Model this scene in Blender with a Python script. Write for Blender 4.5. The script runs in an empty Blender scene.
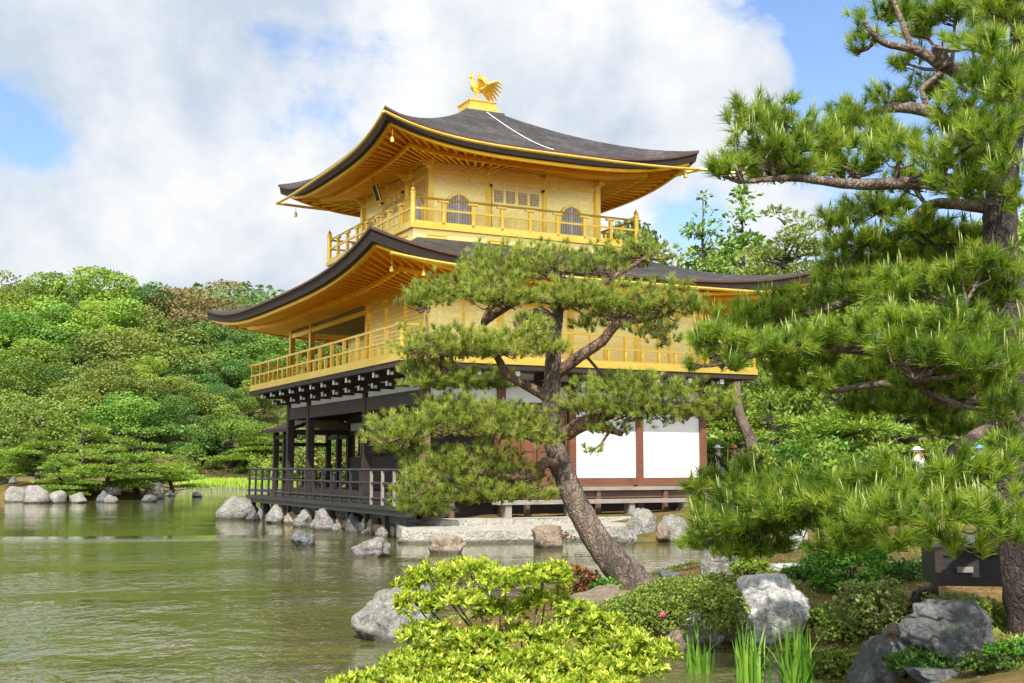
import bpy, bmesh, math, random
import numpy as np
from mathutils import Vector, Matrix, noise as mnoise

R = math.radians
sc = bpy.context.scene
col = sc.collection

# ------------------------------------------------------------------ camera
FOC, PITCH, EYE = 1209.5, R(5.903), 1.72
cam = bpy.data.cameras.new('camera')
cam.sensor_width = 36.0
cam.lens = FOC / 1024 * 36
cam.clip_start, cam.clip_end = 0.1, 3000
camo = bpy.data.objects.new('camera', cam)
col.objects.link(camo)
camo.location = (0, 0, EYE)
camo.rotation_euler = (R(90) + PITCH, 0, 0)
sc.camera = camo

# ------------------------------------------------------------------ light
SUN_AZ, SUN_EL = R(187), R(48.5)          # azimuth clockwise from +Y
SUN_STRENGTH, SKY_STRENGTH, EXPOSURE = 5.0, 0.105, 0.46
sun_dir = Vector((math.sin(SUN_AZ) * math.cos(SUN_EL), math.cos(SUN_AZ) * math.cos(SUN_EL), math.sin(SUN_EL)))
sl = bpy.data.lights.new('sun', 'SUN')
sl.energy, sl.angle, sl.color = SUN_STRENGTH, R(0.5), (1.0, 0.955, 0.88)
so = bpy.data.objects.new('sun', sl)
col.objects.link(so)
so.rotation_euler = sun_dir.to_track_quat('Z', 'Y').to_euler()
so.location = (0, 0, 60)
sc.view_settings.view_transform = 'Standard'
sc.view_settings.look = 'None'
sc.view_settings.exposure = EXPOSURE
sc.view_settings.gamma = 1.0
sc.view_settings.use_curve_mapping = False


def raydir(px, py):
    d = (px - 512) / FOC
    e = (341.5 - py) / FOC
    return Vector((d, math.cos(PITCH) - e * math.sin(PITCH), math.sin(PITCH) + e * math.cos(PITCH)))


def at(px, py, D):
    r = raydir(px, py)
    return Vector((0, 0, EYE)) + r * (D / r.y)


def gnd(px, py, z=0.0):
    r = raydir(px, py)
    return Vector((0, 0, EYE)) + r * ((z - EYE) / r.z)


# ------------------------------------------------------------------ node helpers
class NT:
    def __init__(self, nt):
        self.nt = nt

    def n(self, typ, props=None, **ins):
        nd = self.nt.nodes.new(typ)
        for k, v in (props or {}).items():
            setattr(nd, k, v)
        for k, v in ins.items():
            key = k.replace('_', ' ')
            if k.startswith('i') and k[1:].isdigit():
                sock = nd.inputs[int(k[1:])]
            else:
                sock = nd.inputs[key]
            self.put(sock, v)
        return nd

    def put(self, sock, v):
        if isinstance(v, bpy.types.NodeSocket):
            self.nt.links.new(v, sock)
        elif isinstance(v, bpy.types.Node):
            self.nt.links.new(v.outputs[0], sock)
        else:
            if hasattr(sock.default_value, '__len__') and len(sock.default_value) == 4 and hasattr(v, '__len__') and len(v) == 3:
                v = (*v, 1)
            sock.default_value = v

    def math(self, op, a, b=0.0, c=0.0, clamp=False):
        nd = self.nt.nodes.new('ShaderNodeMath')
        nd.operation = op
        nd.use_clamp = clamp
        for i, v in enumerate((a, b, c)):
            self.put(nd.inputs[i], v)
        return nd.outputs[0]

    def vmath(self, op, a, b=(0, 0, 0)):
        nd = self.nt.nodes.new('ShaderNodeVectorMath')
        nd.operation = op
        self.put(nd.inputs[0], a)
        self.put(nd.inputs[1], b)
        return nd

    def mix(self, f, a, b, blend='MIX'):
        nd = self.nt.nodes.new('ShaderNodeMix')
        nd.data_type = 'RGBA'
        nd.blend_type = blend
        self.put(nd.inputs[0], f)
        self.put(nd.inputs[6], a)
        self.put(nd.inputs[7], b)
        return nd.outputs[2]

    def ramp(self, f, stops):
        nd = self.nt.nodes.new('ShaderNodeValToRGB')
        self.put(nd.inputs[0], f)
        cr = nd.color_ramp
        while len(cr.elements) > 1:
            cr.elements.remove(cr.elements[-1])
        cr.elements[0].position = stops[0][0]
        c = stops[0][1]
        cr.elements[0].color = (*c, 1) if hasattr(c, '__len__') else (c, c, c, 1)
        for p, c in stops[1:]:
            e = cr.elements.new(p)
            e.color = (*c, 1) if hasattr(c, '__len__') else (c, c, c, 1)
        return nd.outputs[0]

    def noise(self, vec, scale, detail=4, rough=.55, dist=0.0):
        nd = self.n('ShaderNodeTexNoise', Scale=scale, Detail=detail, Roughness=rough, Distortion=dist)
        if vec is not None:
            self.put(nd.inputs['Vector'], vec)
        return nd.outputs[0]


# ------------------------------------------------------------------ world
wd = bpy.data.worlds.new('World')
sc.world = wd
wd.use_nodes = True
wd.node_tree.nodes.clear()
W_ = NT(wd.node_tree)
tc = W_.n('ShaderNodeTexCoord')
dirv = W_.vmath('NORMALIZE', tc.outputs['Generated']).outputs[0]
sky = W_.n('ShaderNodeTexSky', dict(sky_type='NISHITA', sun_disc=False, sun_elevation=SUN_EL, sun_rotation=SUN_AZ,
                                    air_density=1.0, dust_density=1.2, ozone_density=1.6))
sep = W_.n('ShaderNodeSeparateXYZ', Vector=dirv)
zz = W_.math('ADD', W_.math('MAXIMUM', sep.outputs[2], 0.0), 0.30)
flat = W_.n('ShaderNodeCombineXYZ', X=W_.math('DIVIDE', sep.outputs[0], zz), Y=W_.math('DIVIDE', sep.outputs[1], zz),
            Z=W_.math('MULTIPLY', sep.outputs[2], 2.2))
big = W_.noise(flat.outputs[0], 2.6, 9, .60, .25)
fine = W_.noise(dirv, 13.0, 9, .62, .15)
dens = W_.math('ADD', W_.math('MULTIPLY', big, .58), W_.math('MULTIPLY', fine, .42))


def blob(px, py, size, amt):
    d = raydir(px, py).normalized()
    dot = W_.vmath('DOT_PRODUCT', dirv, tuple(d)).outputs['Value']
    ang2 = W_.math('MULTIPLY', W_.math('SUBTRACT', 1.0, dot), 2.0)
    g = W_.math('POWER', 2.718, W_.math('MULTIPLY', ang2, -1.0 / (size * size)))
    return W_.math('MULTIPLY', g, amt)


cov = W_.math('ADD', dens, .10)
for b in ((22, 120, .040, -.17), (62, 150, .034, -.13), (880, -20, .10, -.42), (850, 90, .06, -.28), (690, 235, .035, -.26), (1010, 110, .10, -.32),
          (250, 40, .06, -.045), (160, 195, .03, -.05), (640, -30, .05, -.1), (765, 75, .045, .30), (560, 40, .10, .1), (100, 250, .09, .2), (330, 230, .07, .12), (120, 60, .08, .16)):
    cov = W_.math('ADD', cov, blob(*b))
cmask = W_.ramp(cov, [(.44, 0.0), (.50, .55), (.55, .90), (.61, 1.0)])
shade = W_.noise(dirv, 5.0, 7, .54, .2)
ccol = W_.ramp(W_.math('ADD', W_.math('MULTIPLY', shade, .75), W_.math('MULTIPLY', fine, .30)),
               [(.42, (4.2, 4.8, 5.6)), (.49, (5.2, 5.6, 6.1)), (.55, (6.1, 6.3, 6.5)), (.60, (6.7, 6.75, 6.8))])
sdot = W_.vmath('DOT_PRODUCT', dirv, tuple(sun_dir)).outputs['Value']
glow = W_.math('POWER', 2.718, W_.math('MULTIPLY', W_.math('SUBTRACT', 1.0, sdot), -3.0))
ccol = W_.vmath('SCALE', ccol)
W_.put(ccol.inputs['Scale'], W_.math('ADD', 1.0, W_.math('MULTIPLY', glow, 1.5)))
ccol = ccol.outputs[0]
skyc = W_.mix(cmask, W_.vmath('MULTIPLY', sky.outputs[0], (1.35, 1.42, 1.6)).outputs[0], ccol)
bg = W_.n('ShaderNodeBackground', Color=skyc, Strength=SKY_STRENGTH)
W_.n('ShaderNodeOutputWorld', Surface=bg)


# ------------------------------------------------------------------ materials
M = {}


def mat(name):
    m = bpy.data.materials.new(name)
    m.use_nodes = True
    m.node_tree.nodes.clear()
    M[name] = m
    return NT(m.node_tree)


def finish(t, color, rough=.7, metal=0.0, bump=None, bstr=.3, bdist=.02, spec=.5, normal=None, **kw):
    p = t.n('ShaderNodeBsdfPrincipled', Base_Color=color, Roughness=rough, Metallic=metal)
    p.inputs['Specular IOR Level'].default_value = spec
    for k, v in kw.items():
        t.put(p.inputs[k.replace('_', ' ')], v)
    if bump is not None:
        b = t.n('ShaderNodeBump', Strength=bstr, Distance=bdist, Height=bump)
        t.put(p.inputs['Normal'], b)
    t.n('ShaderNodeOutputMaterial', Surface=p)
    return p


def objco(t):
    return t.n('ShaderNodeTexCoord').outputs['Object']


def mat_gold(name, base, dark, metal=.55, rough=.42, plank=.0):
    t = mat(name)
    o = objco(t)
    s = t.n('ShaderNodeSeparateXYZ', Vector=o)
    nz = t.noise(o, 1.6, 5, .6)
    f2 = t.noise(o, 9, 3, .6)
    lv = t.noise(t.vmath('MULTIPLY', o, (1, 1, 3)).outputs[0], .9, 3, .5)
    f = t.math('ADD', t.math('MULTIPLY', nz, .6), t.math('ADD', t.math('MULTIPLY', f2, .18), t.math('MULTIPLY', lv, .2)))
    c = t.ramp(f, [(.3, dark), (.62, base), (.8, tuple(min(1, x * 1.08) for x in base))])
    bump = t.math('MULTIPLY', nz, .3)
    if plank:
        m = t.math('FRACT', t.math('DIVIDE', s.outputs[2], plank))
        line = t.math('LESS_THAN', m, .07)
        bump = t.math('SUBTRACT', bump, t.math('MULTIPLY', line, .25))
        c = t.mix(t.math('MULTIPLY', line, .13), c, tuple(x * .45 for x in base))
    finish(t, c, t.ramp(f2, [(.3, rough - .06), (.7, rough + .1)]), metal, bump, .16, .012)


mat_gold('gold', (1.0, .75, .17), (.93, .60, .09), .88, .36)
mat_gold('gold_wall', (1.0, .83, .34), (.97, .74, .23), .85, .30, .24)
mat_gold('gold_soffit', (1.0, .60, .045), (.90, .45, .022), .85, .40)  # amber light bounced under the eaves is put into this deeper colour


def mat_wood(name, a, b, rough=.75, sc_=(3, 3, 22), bstr=.3):
    t = mat(name)
    o = objco(t)
    v = t.vmath('MULTIPLY', o, sc_).outputs[0]
    n1 = t.noise(v, 1.0, 5, .65, .4)
    n2 = t.noise(o, 1.3, 4, .6)
    f = t.math('ADD', t.math('MULTIPLY', n1, .6), t.math('MULTIPLY', n2, .4))
    finish(t, t.ramp(f, [(.3, a), (.68, b)]), rough, 0, n1, bstr, .01)


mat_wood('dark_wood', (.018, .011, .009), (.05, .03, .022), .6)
mat_wood('red_wood', (.10, .035, .018), (.21, .082, .042), .6)
mat_wood('brown_wood', (.10, .05, .03), (.2, .105, .065), .65)
mat_wood('grey_wood', (.16, .135, .12), (.36, .32, .28), .8)
mat_wood('black_wood', (.012, .012, .013), (.038, .036, .036), .5)

t = mat('plaster')
o = objco(t)
n = t.noise(o, 2.5, 5, .6)
finish(t, t.ramp(n, [(.3, (.74, .74, .73)), (.65, (.83, .83, .82))]), .85, 0, t.noise(o, 30, 3), .1, .004)
t = mat('ceiling_board')
o = objco(t)
v = t.vmath('MULTIPLY', o, (1.2, 9, 1)).outputs[0]
n = t.noise(v, 1.1, 4, .65, .5)
finish(t, t.ramp(n, [(.3, (.22, .16, .09)), (.66, (.46, .36, .22))]), .75, 0, n, .2, .01)

t = mat('shingle')
o = objco(t)
s = t.n('ShaderNodeSeparateXYZ', Vector=o)
rows = t.math('FRACT', t.math('ADD', t.math('MULTIPLY', s.outputs[2], 13), t.math('MULTIPLY', t.noise(o, 3.0, 3), .5)))
bark = t.noise(t.vmath('MULTIPLY', o, (6, 6, 22)).outputs[0], 1.0, 7, .75)
blot = t.noise(o, 1.1, 5, .65)
f = t.math('ADD', t.math('MULTIPLY', bark, .62), t.math('MULTIPLY', blot, .4))
c = t.ramp(f, [(.40, (.010, .009, .009)), (.50, (.030, .026, .025)), (.58, (.066, .058, .054)), (.66, (.15, .135, .125))])
c = t.mix(t.math('MULTIPLY', t.math('LESS_THAN', rows, .28), .6), c, (.014, .012, .012))
finish(t, c, .8, 0, t.math('ADD', t.math('MULTIPLY', rows, .5), bark), .55, .03)
t = mat('shingle_edge')
o = objco(t)
bark = t.noise(t.vmath('MULTIPLY', o, (5, 5, 90)).outputs[0], 1.0, 4, .7)
finish(t, t.ramp(bark, [(.35, (.012, .008, .007)), (.6, (.035, .021, .016)), (.75, (.075, .042, .03))]), .75, 0, bark, .4, .02)
t = mat('edge_brown')
o = objco(t)
bark = t.noise(t.vmath('MULTIPLY', o, (6, 6, 60)).outputs[0], 1.0, 4, .7)
finish(t, t.ramp(bark, [(.35, (.05, .022, .015)), (.65, (.13, .062, .042))]), .75, 0, bark, .3, .01)
t = mat('lead_grey')
finish(t, (.11, .115, .13), .45, .5, t.noise(objco(t), 8, 4), .2, .01)
t = mat('white_paint')
finish(t, (.8, .8, .78), .6)
t = mat('lattice_grey')
o = objco(t)
finish(t, t.ramp(t.noise(o, 12, 3), [(.35, (.34, .34, .37)), (.65, (.48, .48, .51))]), .6)
t = mat('dark_void')
finish(t, (.03, .028, .03), .7)
t = mat('box_lid')
finish(t, (.20, .24, .30), .5, .3, t.noise(objco(t), 14, 4), .2, .005)


def mat_stone(name, cols, lich=(.55, .54, .48), lamt=.6, moss=0.0, sc_=2.0, wet=True):
    t = mat(name)
    o = objco(t)
    oi = t.n('ShaderNodeObjectInfo')
    o2 = t.vmath('ADD', o, t.vmath('SCALE', oi.outputs['Random'], ).outputs[0]) if False else o
    a = t.noise(o, 2.2 * sc_, 8, .65, .6)
    b = t.noise(o, 9 * sc_, 7, .7, .3)
    vn = t.n('ShaderNodeTexVoronoi', dict(feature='DISTANCE_TO_EDGE'), Vector=t.vmath('ADD', o, (.3, .1, .7)).outputs[0], Scale=2.6 * sc_).outputs[0]
    f = t.math('ADD', t.math('MULTIPLY', a, .55), t.math('MULTIPLY', b, .45))
    c = t.ramp(f, [(.36, cols[0]), (.5, cols[1]), (.64, cols[2])])
    lm = t.ramp(t.noise(o, 5.5 * sc_, 9, .75, 1.0), [(.53, 0.0), (.60, 1.0)])
    c = t.mix(t.math('MULTIPLY', lm, lamt), c, lich)
    dk = t.ramp(t.noise(o, 14 * sc_, 6, .7), [(.36, 1.0), (.45, 0.0)])
    c = t.mix(t.math('MULTIPLY', dk, .55), c, (.04, .04, .038))
    geo = t.n('ShaderNodeNewGeometry')
    ns = t.n('ShaderNodeSeparateXYZ', Vector=geo.outputs['Normal'])
    ps = t.n('ShaderNodeSeparateXYZ', Vector=geo.outputs['Position'])
    if moss:
        mm = t.ramp(t.math('ADD', t.math('MULTIPLY', t.noise(o, 3.5 * sc_, 6, .7), .8), t.math('MULTIPLY', ns.outputs[2], .2)), [(.52, 0.0), (.60, 1.0)])
        c = t.mix(t.math('MULTIPLY', mm, moss), c, (.10, .13, .025))
    if wet:
        wz = t.math('ADD', ps.outputs[2], t.math('MULTIPLY', b, -.06))
        wm = t.ramp(wz, [(.02, 1.0), (.06, 0.0)])
        c = t.mix(t.math('MULTIPLY', wm, .75), c, (.035, .035, .022))
    h = t.math('ADD', t.math('MULTIPLY', a, .8), t.math('ADD', t.math('MULTIPLY', b, .6), t.math('MULTIPLY', t.math('MINIMUM', vn, .1), 1.4)))
    finish(t, c, .85, 0, h, 1.0, .16 / sc_)


mat_stone('stone_grey', ((.12, .112, .10), (.25, .238, .21), (.38, .365, .33)), (.52, .51, .44), .5, .3)
mat_stone('stone_pale', ((.30, .295, .28), (.50, .49, .465), (.66, .65, .61)), (.72, .71, .67), .5)
mat_stone('stone_dark', ((.055, .058, .062), (.115, .12, .125), (.22, .225, .23)), (.30, .31, .29), .35, .25)
mat_stone('stone_brown', ((.13, .09, .065), (.25, .18, .13), (.36, .27, .20)), (.42, .38, .30), .35, .2)
mat_stone('stone_orange', ((.20, .14, .095), (.33, .25, .18), (.44, .36, .28)), (.46, .43, .36), .4)
mat_stone('stone_purple', ((.12, .105, .098), (.24, .21, .195), (.34, .31, .285)), (.48, .47, .44), .5)
mat_stone('slab_stone', ((.32, .30, .255), (.47, .44, .38), (.60, .565, .49)), (.26, .27, .20), .5, .15)

# ground : moss, bare earth and pine litter
t = mat('moss_ground')
o = objco(t)
a = t.noise(o, .55, 6, .6)
b = t.noise(o, 3.0, 6, .65)
d = t.noise(o, 26, 5, .7)
f = t.math('ADD', t.math('MULTIPLY', a, .55), t.math('MULTIPLY', b, .45))
c = t.ramp(f, [(.38, (.060, .070, .012)), (.47, (.115, .095, .022)), (.55, (.21, .125, .04)), (.64, (.30, .20, .085))])
c = t.mix(t.ramp(d, [(.3, .5), (.6, 0.0)]), c, (.03, .03, .012))
ps = t.n('ShaderNodeSeparateXYZ', Vector=o)
far = t.ramp(t.math('DIVIDE', ps.outputs[1], 120), [(.72, 0.0), (.84, 1.0)])
c = t.mix(t.math('MULTIPLY', far, .55), c, (.10, .105, .035))
under = t.ramp(ps.outputs[2], [(-.0, 1.0), (.03, 0.0)])
c = t.mix(under, c, (.045, .045, .02))
finish(t, c, .95, 0, t.math('ADD', b, t.math('MULTIPLY', d, .6)), .8, .05, .2)

t = mat('pale_path')
o = objco(t)
finish(t, t.ramp(t.noise(o, 3, 6, .65), [(.3, (.30, .26, .20)), (.65, (.46, .41, .33))]), .95, 0, t.noise(o, 40, 4), .4, .01, .2)

# water : murky green pond
t = mat('pond_water')
o = objco(t)
s = t.n('ShaderNodeSeparateXYZ', Vector=o)
v1 = t.vmath('MULTIPLY', o, (1.35, .95, 1)).outputs[0]
w1 = t.noise(v1, 2.6, 2, .45, .6)
w2 = t.noise(v1, 6.2, 2, .5, .8)
w3 = t.noise(t.vmath('MULTIPLY', o, (.3, 1.0, 1)).outputs[0], .9, 2, .5)
patch = t.ramp(t.noise(t.vmath('MULTIPLY', o, (.12, .22, 1)).outputs[0], 1.0, 3, .55, .8), [(.40, .18), (.62, 1.0)])
near = t.ramp(t.math('DIVIDE', s.outputs[1], 60), [(.18, 1.0), (.30, .50), (.50, .18), (.9, .10)])
# a breeze streak out in the pond
sx = t.math('MULTIPLY', t.math('ADD', s.outputs[0], 11.0), .115)
sy = t.math('ADD', t.math('SUBTRACT', s.outputs[1], t.math('ADD', 31.0, t.math('MULTIPLY', s.outputs[0], .16))), t.math('MULTIPLY', w3, .9))
streak = t.math('POWER', 2.718, t.math('MULTIPLY', t.math('ADD', t.math('MULTIPLY', sx, sx), t.math('MULTIPLY', t.math('MULTIPLY', sy, sy), 1.5)), -1.0))
h = t.math('ADD', t.math('MULTIPLY', w1, .6), t.math('ADD', t.math('MULTIPLY', w2, .32), t.math('MULTIPLY', w3, .3)))
amp = t.math('ADD', t.math('MULTIPLY', t.math('MULTIPLY', near, patch), 1.35), t.math('ADD', .04, t.math('MULTIPLY', streak, 2.2)))
h = t.math('MULTIPLY', h, amp)
wc = t.ramp(t.noise(o, .12, 3, .5), [(.3, (.072, .077, .022)), (.7, (.095, .099, .031))])
p = finish(t, wc, .035, 0, h, 1.0, .058, .36, IOR=1.333)


def mat_leaf(name, dark, mid, light, transl=.3, rough=.45, objvar=.0, spec=.4, nscale=.5):
    t = mat(name)
    at_ = t.n('ShaderNodeAttribute', dict(attribute_name='rnd'))
    o = objco(t)
    nz = t.noise(o, nscale, 3, .5)
    f = t.math('ADD', t.math('MULTIPLY', at_.outputs['Fac'], .62), t.math('MULTIPLY', nz, .4))
    c = t.ramp(f, [(.18, dark), (.5, mid), (.82, light)])
    if objvar:
        oi = t.n('ShaderNodeObjectInfo')
        hs = t.n('ShaderNodeHueSaturation', Hue=t.math('ADD', .5 - objvar * .035, t.math('MULTIPLY', oi.outputs['Random'], .07 * objvar)),
                 Value=t.math('ADD', 1 - .28 * objvar, t.math('MULTIPLY', oi.outputs['Random'], .56 * objvar)), Color=c)
        c = hs.outputs[0]
    p = t.n('ShaderNodeBsdfPrincipled', Base_Color=c, Roughness=rough)
    p.inputs['Specular IOR Level'].default_value = spec
    tr = t.n('ShaderNodeBsdfTranslucent', Color=t.mix(1.0, c, (1.1, 1.15, .6), 'MULTIPLY'))
    mx = t.n('ShaderNodeMixShader', Fac=transl)
    t.nt.links.new(p.outputs[0], mx.inputs[1])
    t.nt.links.new(tr.outputs[0], mx.inputs[2])
    t.n('ShaderNodeOutputMaterial', Surface=mx)


mat_leaf('needle_red', (.11, .165, .022), (.30, .365, .06), (.50, .545, .12), .42)
mat_leaf('needle_black', (.055, .12, .012), (.19, .30, .026), (.38, .48, .055), .42)
mat_leaf('needle_far', (.07, .15, .016), (.19, .30, .032), (.32, .44, .06), .25, objvar=.35)
mat_leaf('candle', (.20, .27, .05), (.30, .36, .09), (.42, .45, .15), .15)
mat_leaf('bud_brown', (.16, .06, .02), (.24, .09, .03), (.30, .13, .05), .1)
mat_leaf('leaf_bright', (.14, .24, .018), (.41, .50, .045), (.62, .66, .11), .35, .35)
mat_leaf('leaf_azalea', (.10, .15, .02), (.22, .30, .045), (.34, .42, .08), .22, .45)
mat_leaf('leaf_fresh', (.05, .16, .015), (.11, .30, .025), (.2, .42, .05), .35, .4)
mat_leaf('leaf_pale', (.14, .19, .04), (.27, .35, .09), (.45, .50, .2), .25, .4)
mat_leaf('leaf_red', (.10, .09, .02), (.22, .13, .03), (.36, .09, .05), .25, .4)
mat_leaf('iris_blade', (.05, .14, .014), (.125, .285, .028), (.26, .43, .055), .35, .35)
mat_leaf('reed', (.22, .34, .03), (.36, .50, .05), (.46, .58, .09), .35, .5)
mat_leaf('leaf_green', (.06, .13, .014), (.15, .265, .03), (.27, .40, .055), .25, .5, .5)
mat_leaf('leaf_olive', (.075, .115, .016), (.18, .24, .035), (.31, .37, .07), .25, .5, .5)
mat_leaf('leaf_deep', (.03, .08, .012), (.08, .165, .022), (.15, .26, .042), .22, .5, .5)
mat_leaf('leaf_lime', (.08, .145, .013), (.21, .32, .032), (.37, .47, .065), .28, .5, .4)
mat_leaf('leaf_russet', (.10, .075, .025), (.20, .15, .05), (.30, .23, .085), .2, .5, .2)
mat_leaf('leaf_bluegreen', (.04, .10, .018), (.10, .21, .038), (.19, .32, .065), .25, .5, .3)
mat_leaf('leaf_distant', (0.060, 0.120, 0.042), (0.120, 0.192, 0.066), (0.180, 0.252, 0.096), .2, .6, 0, .3, .1)
mat_leaf('litter', (.07, .035, .012), (.17, .09, .03), (.34, .21, .09), .05, .7)
t = mat('flower_pink')
finish(t, (.75, .06, .2), .5)


def mat_bark(name, a, b, c_, sc_=1.0):
    t = mat(name)
    o = objco(t)
    wob = t.n('ShaderNodeTexNoise', Vector=o, Scale=9 * sc_, Detail=4).outputs['Color']
    v = t.vmath('ADD', t.vmath('MULTIPLY', o, (1, 1, .38)).outputs[0], t.vmath('MULTIPLY', wob, (.11 / sc_, .11 / sc_, .11 / sc_)).outputs[0]).outputs[0]
    vo = t.n('ShaderNodeTexVoronoi', dict(feature='DISTANCE_TO_EDGE'), Vector=v, Scale=21 * sc_).outputs[0]
    n1 = t.noise(v, 5 * sc_, 6, .65, .4)
    n2 = t.noise(v, 34 * sc_, 5, .75)
    f = t.math('ADD', t.math('MULTIPLY', n1, .45), t.math('MULTIPLY', n2, .55))
    cc = t.ramp(f, [(.34, a), (.5, b), (.68, c_)])
    crack = t.ramp(vo, [(0.0, .8), (.10, 0.0)])
    big_ = t.ramp(t.noise(v, 3.2 * sc_, 6, .7, .8), [(.44, 1.0), (.54, 0.0)])
    cc = t.mix(t.math('MULTIPLY', big_, .72), cc, tuple(x * .55 for x in a))
    cc = t.mix(t.math('MULTIPLY', crack, t.math('MULTIPLY', n1, .8)), cc, (.03, .024, .021))
    finish(t, cc, .9, 0, t.math('ADD', t.math('MINIMUM', t.math('MULTIPLY', vo, 2.2), .5), t.math('MULTIPLY', n2, .6)), 1.0, .03 / sc_)


mat_bark('bark_grey', (.085, .062, .046), (.23, .17, .13), (.42, .33, .26))
mat_bark('bark_red', (.13, .065, .045), (.26, .15, .11), (.40, .27, .21))
mat_bark('bark_dark', (.03, .022, .019), (.085, .062, .05), (.17, .13, .11))
mat_bark('bark_far', (.06, .05, .045), (.13, .11, .1), (.2, .17, .15), .3)
t = mat('skin')
finish(t, (.55, .36, .27), .6)
for nm, c in (('cloth_black', (.015, .015, .018)), ('cloth_white', (.75, .76, .8)), ('cloth_blue', (.12, .28, .6)),
              ('cloth_teal', (.03, .25, .3)), ('hair_black', (.012, .01, .01)), ('cloth_orange', (.55, .16, .04))):
    t = mat(nm)
    finish(t, c, .8)


# ------------------------------------------------------------------ object helpers
def tag(o, label=None, cat=None, group=None, kind=None):
    if label: o['label'] = label
    if cat: o['category'] = cat
    if group: o['group'] = group
    if kind: o['kind'] = kind
    return o


def empty(name, loc, label, cat, group=None, rz=0.0):
    o = bpy.data.objects.new(name, None)
    o.empty_display_size = .3
    o.location = loc
    o.rotation_euler = (0, 0, rz)
    col.objects.link(o)
    return tag(o, label, cat, group)


def link(name, me, m, parent=None, loc=None):
    o = bpy.data.objects.new(name, me)
    if m is not None and not me.materials:
        me.materials.append(M[m])
    col.objects.link(o)
    if parent is not None: o.parent = parent
    if loc is not None: o.location = loc
    return o


class MB:
    def __init__(s):
        s.v, s.f = [], []

    def add(s, vs, fs):
        k = len(s.v)
        s.v += [tuple(x) for x in vs]
        s.f += [tuple(i + k for i in f) for f in fs]
        return s

    def box(s, a, b):
        (x0, y0, z0), (x1, y1, z1) = a, b
        return s.add([(x0, y0, z0), (x1, y0, z0), (x1, y1, z0), (x0, y1, z0), (x0, y0, z1), (x1, y0, z1), (x1, y1, z1), (x0, y1, z1)],
                     [(0, 3, 2, 1), (4, 5, 6, 7), (0, 1, 5, 4), (1, 2, 6, 5), (2, 3, 7, 6), (3, 0, 4, 7)])

    def beam(s, p, q, w, h, up=(0, 0, 1)):
        p, q = Vector(p), Vector(q)
        d = (q - p).normalized()
        u = Vector(up)
        if abs(d.dot(u)) > .98: u = Vector((1, 0, 0))
        sd = d.cross(u).normalized() * w / 2
        uu = sd.cross(d).normalized() * h / 2
        vs = [e + a * sd + b * uu for e in (p, q) for a, b in ((-1, -1), (1, -1), (1, 1), (-1, 1))]
        return s.add(vs, [(0, 1, 2, 3), (7, 6, 5, 4), (0, 4, 5, 1), (1, 5, 6, 2), (2, 6, 7, 3), (3, 7, 4, 0)])

    def tube(s, pts, rads, n=8, jit=0.0, seed=0):
        pts = [Vector(p) for p in pts]
        if not hasattr(rads, '__len__'): rads = [rads] * len(pts)
        rg = random.Random(seed)
        k = len(s.v)
        prev = None
        for i, p in enumerate(pts):
            d = (pts[min(i + 1, len(pts) - 1)] - pts[max(i - 1, 0)]).normalized()
            if prev is None:
                a = d.cross(Vector((0, 0, 1)) if abs(d.z) < .9 else Vector((0, 1, 0))).normalized()
            else:
                a = (prev - d * prev.dot(d)).normalized()
            prev = a
            b = d.cross(a)
            for j in range(n):
                th = 2 * math.pi * j / n
                rr = rads[i] * (1 + jit * rg.uniform(-1, 1))
                s.v.append(tuple(p + (a * math.cos(th) + b * math.sin(th)) * rr))
        for i in range(len(pts) - 1):
            for j in range(n):
                s.f.append((k + i * n + j, k + i * n + (j + 1) % n, k + (i + 1) * n + (j + 1) % n, k + (i + 1) * n + j))
        s.f.append(tuple(k + j for j in range(n))[::-1])
        e = k + (len(pts) - 1) * n
        s.f.append(tuple(e + j for j in range(n)))
        return s

    def lathe(s, c, prof, n=12):
        c = Vector(c)
        return s.tube([c + Vector((0, 0, z)) for r, z in prof], [max(r, .001) for r, z in prof], n)

    def build(s, name, m, parent=None, smooth=False, loc=None, bevel=0):
        me = bpy.data.meshes.new(name)
        me.from_pydata(s.v, [], s.f)
        bm = bmesh.new()
        bm.from_mesh(me)
        bmesh.ops.recalc_face_normals(bm, faces=bm.faces)
        if bevel:
            bmesh.ops.bevel(bm, geom=bm.edges[:], offset=bevel, segments=1, affect='EDGES')
        if smooth:
            for f in bm.faces: f.smooth = True
        bm.to_mesh(me)
        bm.free()
        return link(name, me, m, parent, loc)


def tri_mesh(name, V, F, rnd=None, smooth=False):
    """fast mesh from numpy: V (n,3), F (m,3)"""
    me = bpy.data.meshes.new(name)
    V = np.ascontiguousarray(V, dtype=np.float32)
    F = np.ascontiguousarray(F, dtype=np.int32)
    me.vertices.add(len(V))
    me.vertices.foreach_set('co', V.ravel())
    k = F.shape[1]
    me.loops.add(F.size)
    me.loops.foreach_set('vertex_index', F.ravel())
    me.polygons.add(len(F))
    me.polygons.foreach_set('loop_start', np.arange(0, F.size, k, dtype=np.int32))
    me.polygons.foreach_set('loop_total', np.full(len(F), k, dtype=np.int32))
    me.update(calc_edges=True)
    if smooth:
        me.polygons.foreach_set('use_smooth', np.ones(len(F), dtype=bool))
    if rnd is not None:
        a = me.attributes.new('rnd', 'FLOAT', 'POINT')
        a.data.foreach_set('value', np.ascontiguousarray(rnd, dtype=np.float32))
    return me


def unit(a):
    return a / np.maximum(np.linalg.norm(a, axis=-1, keepdims=True), 1e-9)


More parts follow.
